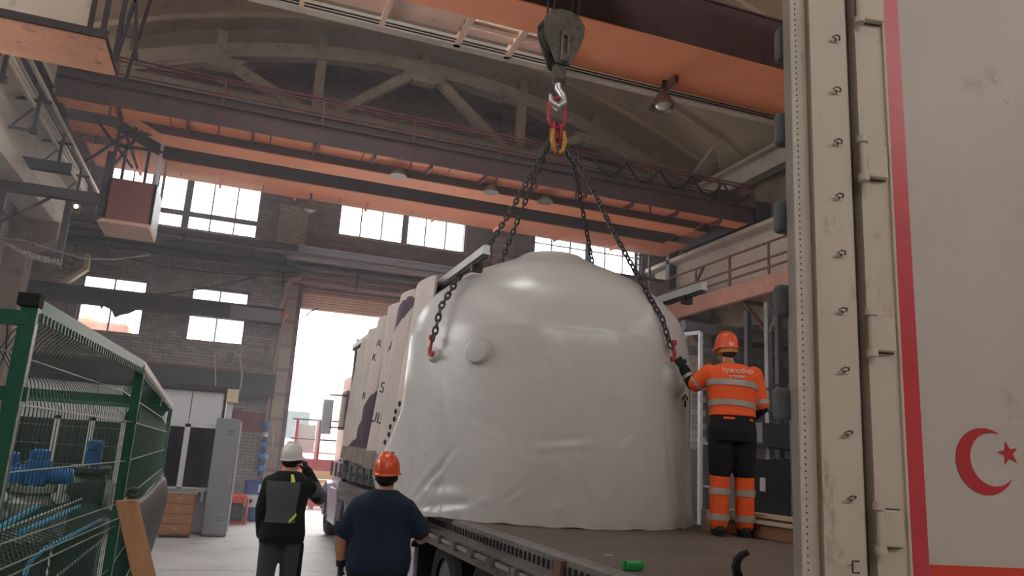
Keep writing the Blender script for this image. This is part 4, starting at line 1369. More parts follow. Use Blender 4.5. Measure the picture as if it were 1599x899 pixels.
ZB, ZT = 1.0, 3.95
dr = thing('trailer_door', 'near white trailer rear door with red tape stripe, hinges, crescent and star', 'door', D(.6, 0, ZB))
s1, s2, s3, s4, s5, s6 = sx(1243), sx(1268), sx(1330), sx(1347), sx(1395), sx(1430)
obj('edge_flange', dbox(dbox(MB(), s1, s1 + .008, -.02, .06, ZB, ZT), s1, s2, 0, .06, ZB, ZT), post_dirty, dr)
obj('bottom_sill', dbox(MB(), s1, s5 + 1.15, -.02, .1, ZB - .12, ZB), trailer_steel, dr)
for q in (s2 + .02, s5 + 1.0):
    obj('support_leg', dbox(MB(), q, q + .1, 0, .08, 0, ZB - .12), steel_black, dr)
z = ZB + .02
rivet = MB().lathe([(.0042, 0), (.0035, .0025), (.001, .003)], (0, 0, 0), 6, tuple(-DN)).mesh('rivet'); rivet.materials.append(seal_black)
while z < ZT:
    put('rivet', rivet, None, dr, Matrix.Translation(D(s1 + .022, 0, z)))
    z += .025
obj('corner_post', dbox(dbox(dbox(MB(), s2, s3, -.028, .06, ZB, ZT), s2, s2 + .012, -.036, 0, ZB, ZT), s3 - .004, s3, -.03, 0, ZB, ZT), post_white, dr, bevel=.004)
obj('gap_seal', dbox(MB(), s3, s4, .02, .05, ZB, ZT), seal_black, dr)
obj('hinge_rod', dbox(MB(), s4 - .006, s4, -.03, .02, ZB, ZT), post_white, dr)
obj('door_stile', dbox(dbox(MB(), s4, s5, -.02, .06, ZB, ZT), s5 - .012, s5, -.032, -.0, ZB, ZT), post_white, dr, bevel=.003)
leaf = obj('door_leaf', dbox(MB(), s5, s5 + 1.15, 0, .06, ZB, ZT), door_white, dr)
obj('edge_seal', dbox(MB(), s5, s5 + .012, -.012, 0, ZB, ZT), seal_black, leaf)
obj('reflective_tape', dbox(MB(), sx(1401), sx(1426), -.003, 0, ZB, ZT), tape_red, leaf, label='red reflective tape stripe')
q0, q1 = dp(1452, 881), dp(1599, 886)
obj('red_panel', dbox(MB(), q0[0], s5 + 1.15, -.004, 0, ZB, q0[1]), panel_red, leaf)
# crescent and star
c0 = dp(1538, 720); k = (dp(1538, 668)[1] - dp(1538, 772)[1]) / 2
c1 = (dp(1551, 716)[0], dp(1551, 717)[1]); r2 = k * .81
dv = Vector((c1[0] - c0[0], c1[1] - c0[1])); dd = dv.length; ba = math.atan2(dv.y, dv.x)
a0 = math.acos((k * k + dd * dd - r2 * r2) / (2 * k * dd))
pts = [(c0[0] + k * math.cos(ba + a), c0[1] + k * math.sin(ba + a)) for a in np.linspace(a0, 2 * PI - a0, 40)]
CB = math.atan2(k * math.sin(a0), k * math.cos(a0) - dd)
arc = [(c1[0] + r2 * math.cos(ba + a), c1[1] + r2 * math.sin(ba + a)) for a in np.linspace(CB, 2 * PI - CB, 40)]
mb = MB()
n = 40
vs = [D(s, -.0035, z) for s, z in pts] + [D(s, -.0035, z) for s, z in arc] + [D(s, 0, z) for s, z in pts] + [D(s, 0, z) for s, z in arc]
fs = []
for i in range(n - 1):
    fs.append((i, i + 1, n + i + 1, n + i))
    fs.append((i, 2 * n + i, 2 * n + i + 1, i + 1))
    fs.append((n + i, n + i + 1, 3 * n + i + 1, 3 * n + i))
mb.add(vs, fs)
obj('crescent_mark', mb, flag_red, leaf, label='painted red crescent')
c0 = dp(1574, 708); k = (dp(1574, 690)[1] - dp(1574, 727)[1]) / 2
pts = []
for i in range(10):
    a = PI / 2 + i * PI / 5 + math.radians(12)
    r_ = k if i % 2 == 0 else k * .40
    pts.append(D(c0[0] + r_ * math.cos(a), -.0035, c0[1] + r_ * math.sin(a)))
obj('star_mark', MB().prism(pts, DN * .0035), flag_red, leaf, label='painted red five-pointed star')
for px_, py_, r_ in ((1555, 123, .012), (1578, 152, .016), (1584, 100, .01), (1575, 158, .02), (1590, 70, .008)):
    s_, z_ = dp(px_, py_)
    pts = [D(s_ + r_ * random.uniform(.5, 1.2) * math.cos(a), -.0015, z_ + r_ * random.uniform(.5, 1.3) * math.sin(a)) for a in np.linspace(0, 2 * PI, 9)[:-1]]
    obj('scrape_mark', MB().prism(pts, DN * .0015), post_dirty, leaf)
for px_, py_ in ((1297, 68), (1298, 148), (1300, 228), (1302, 312), (1305, 400), (1307, 488), (1310, 580), (1315, 678), (1320, 778)):
    s_, z_ = dp(px_, py_)
    w_ = .024
    e = MB().tube([D(s_ + w_, -.028, z_ + .004), D(s_ + w_ * .6, -.045, z_ + .010), D(s_ - w_ * .2, -.05, z_ + .011), D(s_ - w_, -.05, z_ + .001), D(s_ - w_ * .1, -.045, z_ - .005), D(s_ + w_ * .2, -.028, z_ - .006)], .003, 6)
    o_ = obj('lashing_eye', e, steel_dark, dr, smooth=60)
    dbm = dbox(MB(), s_ - w_ * .6, s_ + w_ * .8, -.031, -.028, z_ - .012, z_ - .002)
    obj('worn_spot', dbm, post_dirty, o_)
s_, z_ = dp(1323, 882)
obj('lashing_eye', MB().tube([D(s_ + .015, -.05, z_ + .02), D(s_ - .012, -.052, z_ + .02), D(s_ - .012, -.052, z_ - .02), D(s_ + .015, -.05, z_ - .02)], .004, 6), steel_dark, dr)
for px_, ya, yb in ((1346, 0, 40), (1352, 232, 282), (1364, 497, 550), (1376, 795, 852)):
    sa, za = dp(px_ - 20, (ya + yb) / 2); sb, _ = dp(px_ + 23, (ya + yb) / 2)
    z0 = dp(px_, yb)[1]; z1 = dp(px_, ya)[1] if ya else dp(px_, -14)[1]
    h_ = obj('hinge', dbox(MB(), sa + .02, sb, -.05, -.018, z0, z1), post_white, dr, bevel=.006)
    obj('hinge_shadow_gap', dbox(MB(), sa + .02, sb + .006, -.021, -.019, z0 - .006, z1 + .006), seal_black, h_)
    for zz in (z0 - .025, z1 + .0):
        obj('knuckle', MB().tube([D(sa + .012, -.05, zz), D(sa + .012, -.05, zz + .028)], .022, 12), post_white, h_, smooth=40)
    obj('hinge_pin', MB().tube([D(sa + .012, -.052, z0 - .02), D(sa + .012, -.052, z1 + .02)], .013, 10), post_white, h_, smooth=40)
for py_ in (52, 187, 327, 462, 628):
    s_, z_ = dp(1234, py_); h_ = abs(dp(1234, py_ - 26)[1] - z_)
    obj('rubber_buffer', dbox(MB(), s_ - .012, s_ + .06, .07, .13, z_ - h_, z_ + h_), rubber_grey, dr, bevel=.02)

# ------------------------------------------------------------------ green mesh cage in the foreground
CT = 2.2
CP = [at(50, 475, Z=CT), at(220, 570, Z=CT), at(267, 634, Z=CT)]
for q in CP: q.z = 0
CY0, CY1 = CP[0].y, CP[2].y
cg = thing('mesh_cage', 'green welded-mesh safety cage with tall posts at the near corner', 'cage', (-.45, 4.5, 0))
for k, p in enumerate(CP):
    w = .027
    obj('post', MB().box(p.x - w, p.x + w, p.y - w, p.y + w, 0, CT - (.0 if k else .01)), green_paint, cg, bevel=.004)
    obj('post_edge', MB().box(p.x + w, p.x + w + .004, p.y - w - .004, p.y - w + .006, 0.1, CT - .05), wire_worn, cg)
    obj('post_foot', MB().box(p.x - .08, p.x + .08, p.y - .08, p.y + .08, 0, .012), green_paint, cg)
    for z in (.4, 1.25, 1.85):
        obj('clamp', MB().box(p.x - w - .012, p.x + w + .016, p.y - .012, p.y + .012, z, z + .05), green_paint, cg)
obj('post_cap', MB().box(CP[0].x - .04, CP[0].x + .03, CP[0].y - .04, CP[0].y + .03, CT - .01, CT + .035), rubber, cg)


def cage_panel(a, b, step=.05, rows=((.3, 1), (.62, 1), (.955, 1), (1.21, 1), (1.27, 1), (1.345, 1), (1.6, 1), (1.84, 1), (2.03, 1), (2.16, 1))):
    a = Vector(a); b = Vector(b); d = (b - a).normalized(); nrm = Vector((d.y, -d.x, 0))
    L_ = (b - a).length; mb = MB(); hw = MB()
    prof = [(.06, 0), (1.21, 0), (1.27, .035), (1.345, 0), (1.84, 0), (1.94, -.03), (2.03, -.09), (2.1, -.06), (2.17, .0)]
    s = .05
    while s < L_ - .03:
        c = a + d * s
        mb.tube([c + nrm * o + Vector((0, 0, z)) for z, o in prof], .0026, 4, cap=False)
        s += step
    for z, _ in rows:
        o = np.interp(z, [q[0] for q in prof], [q[1] for q in prof])
        for e in (.006, ):
            hw.tube([a + d * .02 + nrm * (o + e) + Vector((0, 0, z)), b - d * .02 + nrm * (o + e) + Vector((0, 0, z))], .0032, 5)
    return mb, hw


for a, b in ((CP[0], CP[1]), (CP[1], CP[2]), (Vector((-3.2, CY0, 0)), CP[0]), (Vector((-3.2, CY1, 0)), CP[2])):
    v_, h_ = cage_panel(a, b)
    pn = obj('mesh_panel', v_, green_wire, cg, kind='stuff')
    obj('mesh_wire', h_, wire_worn, pn)
for a, b in ((CP[0], CP[1]), (CP[1], CP[2])):
    d = (b - a).normalized()
    p, q = a + Vector((.02, 0, CT)), b + Vector((.02, 0, CT))
    obj('top_angle', MB().beam(p, q, .006, .05).beam(p + Vector((-.02, 0, .024)), q + Vector((-.02, 0, .024)), .045, .004), green_paint, cg)
    tm = MB(); n = int((b - a).length / .05)
    for k in range(n):
        c = a + d * (.05 + k * .05) + Vector((.026, 0, CT - .03))
        tm.box(c.x, c.x + .006, c.y - .012, c.y + .004, c.z - .03, c.z + .004)
    obj('wire_clip', tm, green_wire, cg, kind='stuff')
obj('top_rail', MB().box(-3.2, CP[0].x, CY0 - .03, CY0 + .03, CT - .08, CT - .03), green_paint, cg)
obj('cross_rail', MB().box(-3.2, CP[2].x, CY1 - .03, CY1 + .03, CT - .06, CT), green_paint, cg)
z = at(120, 618, Y=8.4).z
obj('cross_rail', MB().box(-2.85, -.64, 8.37, 8.43, z - .04, z + .04), green_paint, cg)
obj('rear_post', MB().box(-2.43, -2.35, 8.36, 8.44, 0, 2.2), green_paint, cg)
cp = thing('fallen_mesh_panel', 'bent green mesh panel lying slanted inside the cage', 'panel', (-.8, 4.2, 1.3))
mb = MB()
for k in range(34):
    y = 4.5 + k * .11
    mb.tube([(-1.87, y, .87), (-1.5, y, 1.08), (-1.17, y, 1.16), (-.9, y, 1.08), (-.83, y + .02, .92)], .005, 4, cap=False)
obj('mesh_wires', mb, green_wire, cp, kind='stuff')
for x, z in ((-1.87, .87), (-1.17, 1.165), (-.83, .92)):
    obj('edge_wire', MB().tube([(x, 4.4, z), (x, 8.25, z)], .008, 5), wire_worn, cp)
for k, pl in enumerate((((-5, 826), (28, 807), (58, 791)), ((30, 832), (75, 812), (124, 790)), ((37, 900), (48, 876), (70, 856), (110, 836), (158, 811)))):
    sb = thing('blue_strap', 'bright blue strap threaded through the cage mesh, %s' % ('upper one of the three', 'middle one of the three', 'lowest and longest of the three')[k], 'strap', tuple(at(*pl[0], X=-.8 - .03 * k)))
    obj('strap_body', MB().tube([at(x, y, X=-.8 - .03 * k) for x, y in pl], .012, 6), strap_blue, sb)
# valves with blue actuators
def motor_valve(x, y, zb, s, label, dark=False, n=3):
    v = thing('motor_valve', label, 'valve', (x, y, 0), group='valves stored in the cage')
    obj('stand', MB().box(x - .2, x + .2, y - .2, y + .2, 0, zb - .26 * s), machine_green, v)
    obj('valve_body', MB().lathe([(.16, -.28), (.26, -.27), (.26, -.2), (.17, -.17), (.2, -.02), (.2, .08), (.14, .16), (.2, .18), (.2, .23), (.06, .24)], (x, y, zb), 22), machine_green if dark else valve_steel, v, smooth=35)
    obj('flange', MB().lathe([(.1, -.3 * s), (.22 * s, -.3 * s), (.22 * s, -.24 * s), (.12 * s, -.2 * s), (.12 * s, .2 * s), (.22 * s, .24 * s), (.22 * s, .3 * s), (.1, .3 * s)], (x, y, zb - .05), 20, (1, 0, 0)), valve_steel, v, smooth=35)
    for k in range(8):
        a = 2 * PI * k / 8
        obj('bolt', MB().lathe([(.018, 0), (.018, .035)], (x + .18 * math.cos(a), y + .18 * math.sin(a), zb + .225), 6), steel_bright, v)
    a_ = obj('actuator', MB().box(x - .1 * s, x + .1 * s, y - .08 * s, y + .08 * s, zb + .24, zb + .24 + .25 * s), valve_blue, v, bevel=.02)
    obj('actuator_cap', MB().lathe([(.085, 0), (.085, .08), (.05, .1)], (x, y, zb + .24 + .25 * s), 14), valve_blue, a_, smooth=40)
    if n > 1:
        obj('actuator_motor', MB().lathe([(.07, 0), (.08, .02), (.08, .2), (.05, .22)], (x + .1 * s, y, zb + .34), 14, (1, 0, 0)), valve_blue, a_, smooth=40)
        obj('actuator_box', MB().box(x - .3 * s, x - .1 * s, y - .07, y + .07, zb + .26, zb + .40), valve_blue, a_, bevel=.015)
    return v


p = at(58, 738, Y=8.9); motor_valve(p.x, 8.9, p.z - .36, 1.0, 'steel valve with a wide cluster of blue actuators inside the cage')
p = at(14, 735, Y=9.6); motor_valve(p.x, 9.6, p.z - .34, .8, 'steel valve with blue actuator farthest into the cage')
p = at(146, 714, Y=9.6); motor_valve(p.x, 9.6, p.z - .34, .75, 'dark green valve with a tall single blue actuator inside the cage', True, 1)
# dark flap at the cage end
fl = thing('rubber_flap', 'dark flexible sheet bulging off the end of the mesh cage behind the plank', 'sheet', (-.3, 5, 0))
cols = [([(196, 788), (200, 830), (203, 870), (206, 930)], 6.2), ([(215, 780), (222, 815), (216, 855), (212, 920)], 6.9), ([(238, 762), (246, 795), (234, 840), (220, 905)], 7.6), ([(256, 733), (263, 772), (248, 820), (226, 885)], 8.2)]
vs = []; fs = []
for pts, y in cols:
    for q in pts: vs.append(at(q[0], q[1], Y=y))
for i in range(3):
    for j in range(3):
        a = i * 4 + j
        fs.append((a, a + 4, a + 5, a + 1))
o_ = obj('sheet_body', MB().add(vs, fs), tarp_dark, fl, smooth=80)
md = o_.modifiers.new('sub', 'SUBSURF'); md.levels = md.render_levels = 2
md = o_.modifiers.new('thick', 'SOLIDIFY'); md.thickness = .012
# plank leaning in front
pk = thing('leaning_plank', 'rough reddish wooden plank leaning upright in front of the green cage', 'plank', (-.17, 2.86, 0))
T_ = at(199, 782, Y=2.95); B_ = at(226, 899, Y=2.9); dv = (B_ - T_).normalized(); foot = T_ + dv * (T_.z / -dv.z)
o_ = obj('plank_body', MB().hexa([foot + Vector(q) for q in ((-.036, -.02, 0), (.036, -.02, 0), (.036, .02, 0), (-.036, .02, 0))], [T_ + Vector(q) for q in ((-.036, -.02, 0), (.03, -.02, .006), (.03, .02, .006), (-.036, .02, 0))]), plank_wood, pk, bevel=.004)
wk = at(203, 768, Y=5.2)
ww = thing('wire_wad', 'crumpled grey wad tied to the cage post above the plank', 'wad', tuple(wk))
mb = MB()
for k in range(5):
    mb.ell(wk + Vector((random.uniform(-.03, .03), random.uniform(-.02, .02), random.uniform(-.025, .02))), .03, .022, .02, 8, 5)
obj('wad_body', mb, wire_worn if False else machine_green, ww, smooth=60)

# ------------------------------------------------------------------ shop office, locker, drawers, drum, generator
of = thing('shop_office', 'white-panelled shop office booth with dark windows against the end wall', 'office', (-1.9, 17.8, 0))
OX0, OX1, OY = -3.7, -.07, 16.6
obj('end_panel', MB().box(OX1 - .06, OX1, OY, 19.4, 0, 2.72), white_panel, of)
obj('end_panel', MB().box(OX0, OX0 + .06, OY, 19.4, 0, 2.72), white_panel, of)
obj('rear_panel', MB().box(OX0, OX1, 19.34, 19.4, 0, 2.72), tarp_dark, of)
obj('office_floor', MB().box(OX0, OX1, OY, 19.4, 0, .03), counter_m, of)
obj('roof_panel', MB().box(OX0 - .1, OX1 + .08, OY - .1, 19.5, 2.72, 2.82), steel_black, of, bevel=.01)
xs_ = [OX0, -2.98, -2.4, -1.86, -1.3, -.72, OX1]
for a, b in zip(xs_, xs_[1:]):
    obj('upper_panel', MB().box(a + .006, b - .006, OY, OY + .05, 2.06, 2.715), white_panel, of, bevel=.006)
    obj('lower_panel', MB().box(a + .006, b - .006, OY, OY + .05, .03, .82), white_panel, of, bevel=.006)
    f_ = obj('window_frame', MB().box(a, a + .05, OY - .01, OY + .06, .82, 2.06).box(b - .05, b, OY - .01, OY + .06, .82, 2.06).box(a, b, OY - .01, OY + .06, 2.0, 2.06).box(a, b, OY - .01, OY + .06, .8, .86), white_panel, of)
    obj('pane', MB().box(a + .05, b - .05, OY + .02, OY + .026, .86, 2.0), dark_glass, f_)
for k, (x, z, c_, lab) in enumerate(((-.98, 1.62, valve_blue, 'blue helmet hung behind the office window, nearer the cage'), (-.8, 1.66, valve_blue, 'blue helmet hung behind the office window beside the mullion'), (-.36, 1.82, cab_lilac, 'pale helmet hung high behind the office window by the locker'))):
    h_ = thing('hung_helmet', lab, 'helmet', (x, 17.2, z), group='helmets hung in the office')
    obj('helmet_shell', MB().lathe([(.12, 0), (.115, .06), (.08, .12), (.01, .145)], (x, 17.0, z), 16), c_, h_, smooth=60)
for k, x in enumerate((-1.05, -.85, -.5, -.3)):
    c_ = thing('hung_coat', 'dark work coat hung behind the office glass, %s' % ('first from the cage', 'second from the cage', 'second from the locker', 'nearest the locker')[k], 'coat', (x, 17.1, .9), group='coats hung in the office')
    obj('coat_body', MB().lathe([(.02, .7), (.12, .62), (.15, .3), (.17, 0)], (x, 17.1, .85), 12), cloth_black, c_, smooth=60)
jb = thing('junction_box', 'small beige box on the office corner post top', 'box', (.02, 16.4, 2.5))
obj('box_body', MB().box(-.08, .14, 16.3, 16.52, 2.52, 2.78), beige_duct, jb, bevel=.01)
obj('corner_post', MB().box(-.06, .06, 16.38, 16.5, 2.0, 2.52), white_panel, jb)
cl = thing('drop_cable', 'grey cable loop dropping to the office corner box', 'cable', (.2, 16.9, 3))
obj('cable_run', MB().tube([at(x, y, Y=16.7) for x, y in ((374, 555), (378, 585), (376, 605), (366, 617), (358, 615))], .018, 6), cable_grey, cl)
obj('cable_run', MB().tube([at(x, y, Y=16.7) for x, y in ((336, 555), (337, 604))], .014, 6), cable_grey, cl)
lk = thing('steel_locker', 'tall grey steel locker beside the office windows', 'locker', (0, 16.3, 0))
obj('locker_body', MB().box(-.2, .24, 16.1, 16.54, .02, 2.2), locker_grey, lk, bevel=.006)
d_ = obj('locker_door', MB().box(-.19, .23, 16.08, 16.1, .06, 2.17), locker_grey, lk, bevel=.004)
obj('latch', MB().box(.17, .19, 16.06, 16.08, 1.0, 1.12), steel_bright, d_)
for z in (1.9, 1.96, .3, .36):
    obj('vent_slot', MB().box(.02, .14, 16.074, 16.082, z, z + .012), steel_dark, d_)
obj('side_trim', MB().box(.24, .27, 16.1, 16.14, .1, 2.15), white_panel, lk)
dw = thing('drawer_pedestal', 'brown wooden drawer pedestal standing before the office', 'drawers', (-.65, 15.95, 0))
obj('carcass', MB().box(-.93, -.38, 15.8, 16.2, .05, .78), drawer_wood, dw, bevel=.005)
obj('top_board', MB().box(-.96, -.35, 15.77, 16.25, .78, .81), counter_m, dw)
obj('plinth', MB().box(-.9, -.41, 15.84, 16.18, 0, .05), steel_dark, dw)
for k in range(4):
    f_ = obj('drawer', MB().box(-.9, -.41, 15.775, 15.8, .08 + k * .175, .245 + k * .175), drawer_wood, dw, bevel=.004)
    obj('handle', MB().box(-.7, -.6, 15.755, 15.775, .165 + k * .175, .18 + k * .175), steel_bright, f_)
ct = thing('counter_board', 'pale counter board sticking out under the office window', 'counter', (-.3, 16.4, .8))
obj('board', MB().box(-.95, -.22, 16.28, 16.58, .80, .83), counter_m, ct)
obj('bracket', MB().box(-.9, -.86, 16.3, 16.58, .6, .8).box(-.3, -.26, 16.3, 16.58, .6, .8), steel_grey, ct)
dr_ = thing('oil_drum', 'blue steel drum with a white middle band beside the gateway', 'drum', (.84, 19.6, 0))
for z0, z1, m_ in ((.04, .32, drum_blue), (.32, .6, drum_white), (.6, .9, drum_blue)):
    obj('drum_band', MB().lathe([(.27, z0), (.285, z0 + .01), (.285, z1 - .01), (.29, z1 - .005), (.285, z1)], (.84, 19.6, 0), 28), m_, dr_, smooth=40, label='white band' if m_ is drum_white else 'blue band')
obj('rim', MB().lathe([(.29, .89), (.3, .9), (.3, .92), (.27, .92), (.27, .89)], (.84, 19.6, 0), 28), drum_blue, dr_)
obj('paper_label', MB().box(.86, 1.04, 19.315, 19.325, .66, .84), drum_white, dr_)
obj('emblem', MB().lathe([(.05, 0), (.05, .004)], (.72, 19.335, .46), 12, (-.4, -1, 0)), steel_dark, dr_)
for x in (.7, .98):
    obj('foot', MB().box(x - .05, x + .05, 19.42, 19.78, 0, .05), steel_grey, dr_)
gn = thing('generator', 'small generator in an orange-red tube frame between locker and drum', 'generator', (.42, 18.7, 0))
fr = MB()
for y in (18.5, 18.9):
    fr.tube([(.2, y, .03), (.2, y, .55), (.24, y, .6), (.6, y, .6), (.64, y, .55), (.64, y, .03), (.2, y, .03)], .025, 8)
for x in (.22, .62): fr.tube([(x, 18.5, .58), (x, 18.9, .58)], .02, 8)
obj('tube_frame', fr, gen_orange, gn, smooth=40)
obj('engine', MB().box(.27, .57, 18.54, 18.86, .08, .45), steel_black, gn, bevel=.03)
obj('flywheel', MB().lathe([(.13, 0), (.14, .02), (.14, .05), (.06, .07)], (.42, 18.54, .26), 18, (0, -1, 0)), machine_green, gn)
obj('fuel_tank', MB().box(.25, .59, 18.52, 18.88, .46, .57), gen_orange, gn, bevel=.03)
db = thing('stacked_valve', 'dark valve body left on the floor beside the office end', 'valve', (.25, 19.9, 0))
obj('valve_body', MB().lathe([(.1, 0), (.16, .02), (.16, .08), (.09, .12), (.12, .2), (.05, .3)], (.2, 19.9, 0), 14), valve_steel, db)

# ------------------------------------------------------------------ side bay behind the worker
mb = MB().box(14.0, 24, WY + .02, WY + .4, 0, 6.2)
wall_bay = obj('wall_side_bay', mb, mortar, kind='structure')
stuff['bay'] = MB()
lay(14.0, 23.0, .02, 6.0, WY + .01, 'bay', skip=False)
me = bpy.data.meshes.new('brickwork'); me.from_pydata(stuff['bay'].v, [], stuff['bay'].f)
obj('brickwork', me, brick_grey, wall_bay, kind='stuff')
obj('floor_side_bay', MB().box(14.2, 24, -9, 22, -.3, 0), concrete_floor, kind='structure')
obj('ceiling_side_bay', MB().box(14.0, 24, -9, 22.2, 6.2, 6.4), concrete_dark, kind='structure')
obj('wall_far_bay', MB().box(24, 24.3, -9, 22.3, 0, 6.4), brick_grey, kind='structure')
obj('wall_bay_end', MB().box(14.0, 24.3, -9.3, -9, 0, 6.4), concrete_dark, kind='structure')
bp = thing('block_pier', 'pier of pale whitewashed blocks just past the vessel, darker lower down', 'pier', (13.0, 19.55, 0))
obj('core', MB().box(12.62, 13.5, 19.5, 19.68, 0, 4.3), mortar, bp)
blk = MB().box(0, .37, 0, .06, 0, .175).mesh('block'); blk.materials.append(mat('block_white', '#b8aea4', .9, var=.12, scale=4, rand=.25))
blk2 = blk.copy(); blk2.materials[0] = mat('block_dark', '#6b625b', .9, var=.2, scale=4, rand=.3)  # darker blocks for the lower courses
for r_ in range(22):
    x = 12.6 - (.19 if r_ % 2 else 0)
    while x < 13.45:
        a = max(x, 12.6); b = min(x + .37, 13.5)
        gap = 13.07 < (a + b) / 2 < 13.2
        if b - a > .06 and not gap:
            put('block', blk if r_ > 11 else blk2, None, bp, Matrix.Translation((a, 19.45 - random.random() * .02, .02 + r_ * .193)) @ Matrix.Diagonal(((b - a) / .37, 1, 1, 1)))
        x += .385
obj('gap_post', MB().box(13.08, 13.19, 19.3, 19.44, 0, 4.4), steel_dark, bp)
for (px0, py0, px1, py1, y, r_, lab) in ((1066, 508, 1250, 535, 17.5, .16, 'thick grey pipe crossing the side bay behind the helmet'), (1066, 545, 1250, 570, 17.8, .13, 'second grey pipe crossing the side bay, lower than the thick one'), (1066, 493, 1250, 516, 19.5, .07, 'thin pipe crossing the side bay highest of the three')):
    a = at(px0, py0, Y=y); b = at(px1, py1, Y=y)
    p_ = thing('bay_pipe', lab, 'pipe', tuple((a + b) / 2))
    obj('pipe_run', MB().tube([a, b], r_, 14), pipe_grey, p_, smooth=40)
    obj('flange', MB().tube([a.lerp(b, .72), a.lerp(b, .735)], r_ + .05, 14), steel_dark, p_)
wf = thing('white_frame', 'white tubular frame standing between the vessel and the helmeted worker', 'frame', (6.2, 11, 0))
a = at(1094, 519, Y=11.5); b = at(1060, 526, Y=12.2)
obj('post', MB().box(a.x - .03, a.x + .03, 11.47, 11.53, 0, a.z), steel_grey, wf)
obj('post', MB().box(b.x - .3, b.x - .22, 12.2, 12.28, 0, a.z), white_paint, wf)
obj('top_bar', MB().beam((a.x, 11.5, a.z), (b.x - .26, 12.24, a.z), .06, .06), steel_grey, wf)
# racks and odds in the dark bay
rk = thing('steel_rack', 'tall dark steel rack with diagonal braces in the side bay', 'rack', (11.2, 14, 0))
for px_, y in ((1200, 13.6), (1216, 13.6), (1168, 14.6), (1238, 12.6)):
    p = at(px_, 560, Y=y)
    obj('post', MB().box(p.x - .06, p.x + .06, y - .06, y + .06, 0, 5.4), pipe_grey if px_ == 1200 else steel_dark, rk)
for (xa, ya, xb, yb) in ((1200, 520, 1226, 455), (1200, 700, 1232, 600), (1165, 620, 1216, 600), (1195, 640, 1245, 655), (1170, 690, 1240, 705)):
    obj('brace', MB().beam(at(xa, ya, Y=13.5), at(xb, yb, Y=13.3), .07, .05), steel_dark if ya > 600 else pipe_grey, rk)
for z in (.5, 1.4, 2.3):
    obj('shelf', MB().box(9.7, 11.4, 13.1, 14.7, z, z + .05), steel_dark, rk)
k = 0
for x, z, w, h, m_, lab in ((9.9, .55, .5, .5, steel_dark, 'dark crate on the lowest rack shelf behind the worker'), (10.6, .55, .6, .6, rust_box, 'rust-brown crate on the lowest rack shelf near the white door'), (10.0, 1.45, .7, .45, machine_green, 'dull green crate on the middle rack shelf'), (10.8, 1.45, .4, .6, steel_black, 'black crate on the middle rack shelf near the white door'), (10.3, 2.35, .8, .4, steel_dark, 'dark long crate on the upper rack shelf')):
    c_ = thing('crate', lab, 'crate', (x, 13.8, z))
    obj('crate_body', MB().box(x, x + w, 13.3, 14.0, z, z + h), m_, c_, bevel=.01)
    obj('lid', MB().box(x - .01, x + w + .01, 13.29, 14.01, z + h, z + h + .03), m_, c_)
p = at(1190, 757, Y=11.0)
sg = thing('paper_notice', 'pale paper tag hanging low in the dark bay behind the orange trousers', 'tag', tuple(p))
obj('sheet', MB().box(p.x - .05, p.x + .06, 10.99, 11.0, p.z - .1, p.z + .12), steel_grey, sg)
cbn = thing('control_cabinet', 'dark control cabinet in the side bay behind the worker', 'cabinet', (8.6, 11.2, 0))
obj('cabinet_body', MB().box(8.2, 9.1, 11.02, 11.6, 0, 2.0), steel_black, cbn, bevel=.01)
obj('cabinet_door', MB().box(8.24, 9.06, 11.0, 11.02, .1, 1.95), steel_black, cbn, bevel=.004)
# worn floodlight / valve glints
for (x, y, lab) in ((1190, 606, 'pale metal bracket plate by the bay post, above the shoulder'), (1184, 586, 'bright crumpled fitting on the bay post')):
    p = at(x, y, Y=13.2)
    f_ = thing('bracket_plate', lab, 'bracket', tuple(p))
    obj('plate', MB().prism([p + Vector((-.13, 0, -.03)), p + Vector((.1, 0, -.02)), p + Vector((.1, 0, .03)), p + Vector((-.04, 0, .05))], (0, .04, 0)), steel_bright, f_)

# ------------------------------------------------------------------ yard outside the gateway
wg = thing('drop_side_wagon', 'red wagon with yellowish plank sides standing outside the gateway', 'wagon', (4, 24.5, 0))
obj('lower_panel', MB().box(1.3, 7.5, 23.5, 23.6, .1, .6), wagon_red, wg)
obj('upper_panel', MB().box(1.3, 7.5, 23.48, 23.6, 1.1, 1.42), wagon_red, wg)
bd = MB().box(-1, 1, 0, .05, 0, .12).mesh('board'); bd.materials.append(wagon_wood)
for k in range(4):
    for x in (2.3, 4.32, 6.34):
        put('board', bd, None, wg, Matrix.Translation((x, 23.52, .605 + k * .125)))
obj('bed', MB().box(1.3, 7.5, 23.6, 26, .9, 1.0), steel_dark, wg)
for x in (2.0, 6.4):
    wheel(wg, x, 25.0, .45, .25, -1)
pf = thing('loading_frame', 'white and red pipe railing frame above the wagon outside', 'frame', (2.4, 23.9, 0))
for x, m_ in ((1.95, wagon_red), (2.55, white_paint), (2.62, wagon_red)):
    obj('post', MB().box(x - .04, x + .04, 23.9, 23.98, 0, 2.55), m_, pf)
for z, m_ in ((2.55, steel_dark), (1.98, steel_dark), (1.6, white_paint)):
    obj('rail', MB().tube([(1.8, 23.94, z), (7.2, 23.94, z)], .025, 8), m_, pf)
obj('panel', MB().box(1.99, 2.5, 23.92, 23.96, 1.6, 2.4), white_paint, pf)
bl = thing('yard_building', 'pale pinkish building across the yard beyond the gateway', 'building', (4, 60, 0))
obj('wall', MB().box(-12, 30, 60, 66, 0, 6.5), facade_pink, bl)
obj('roof', MB().prism([(-12.5, 59.5, 6.5), (-12.5, 66.5, 6.5), (-12.5, 63, 8)], (43, 0, 0)), walk_red, bl)
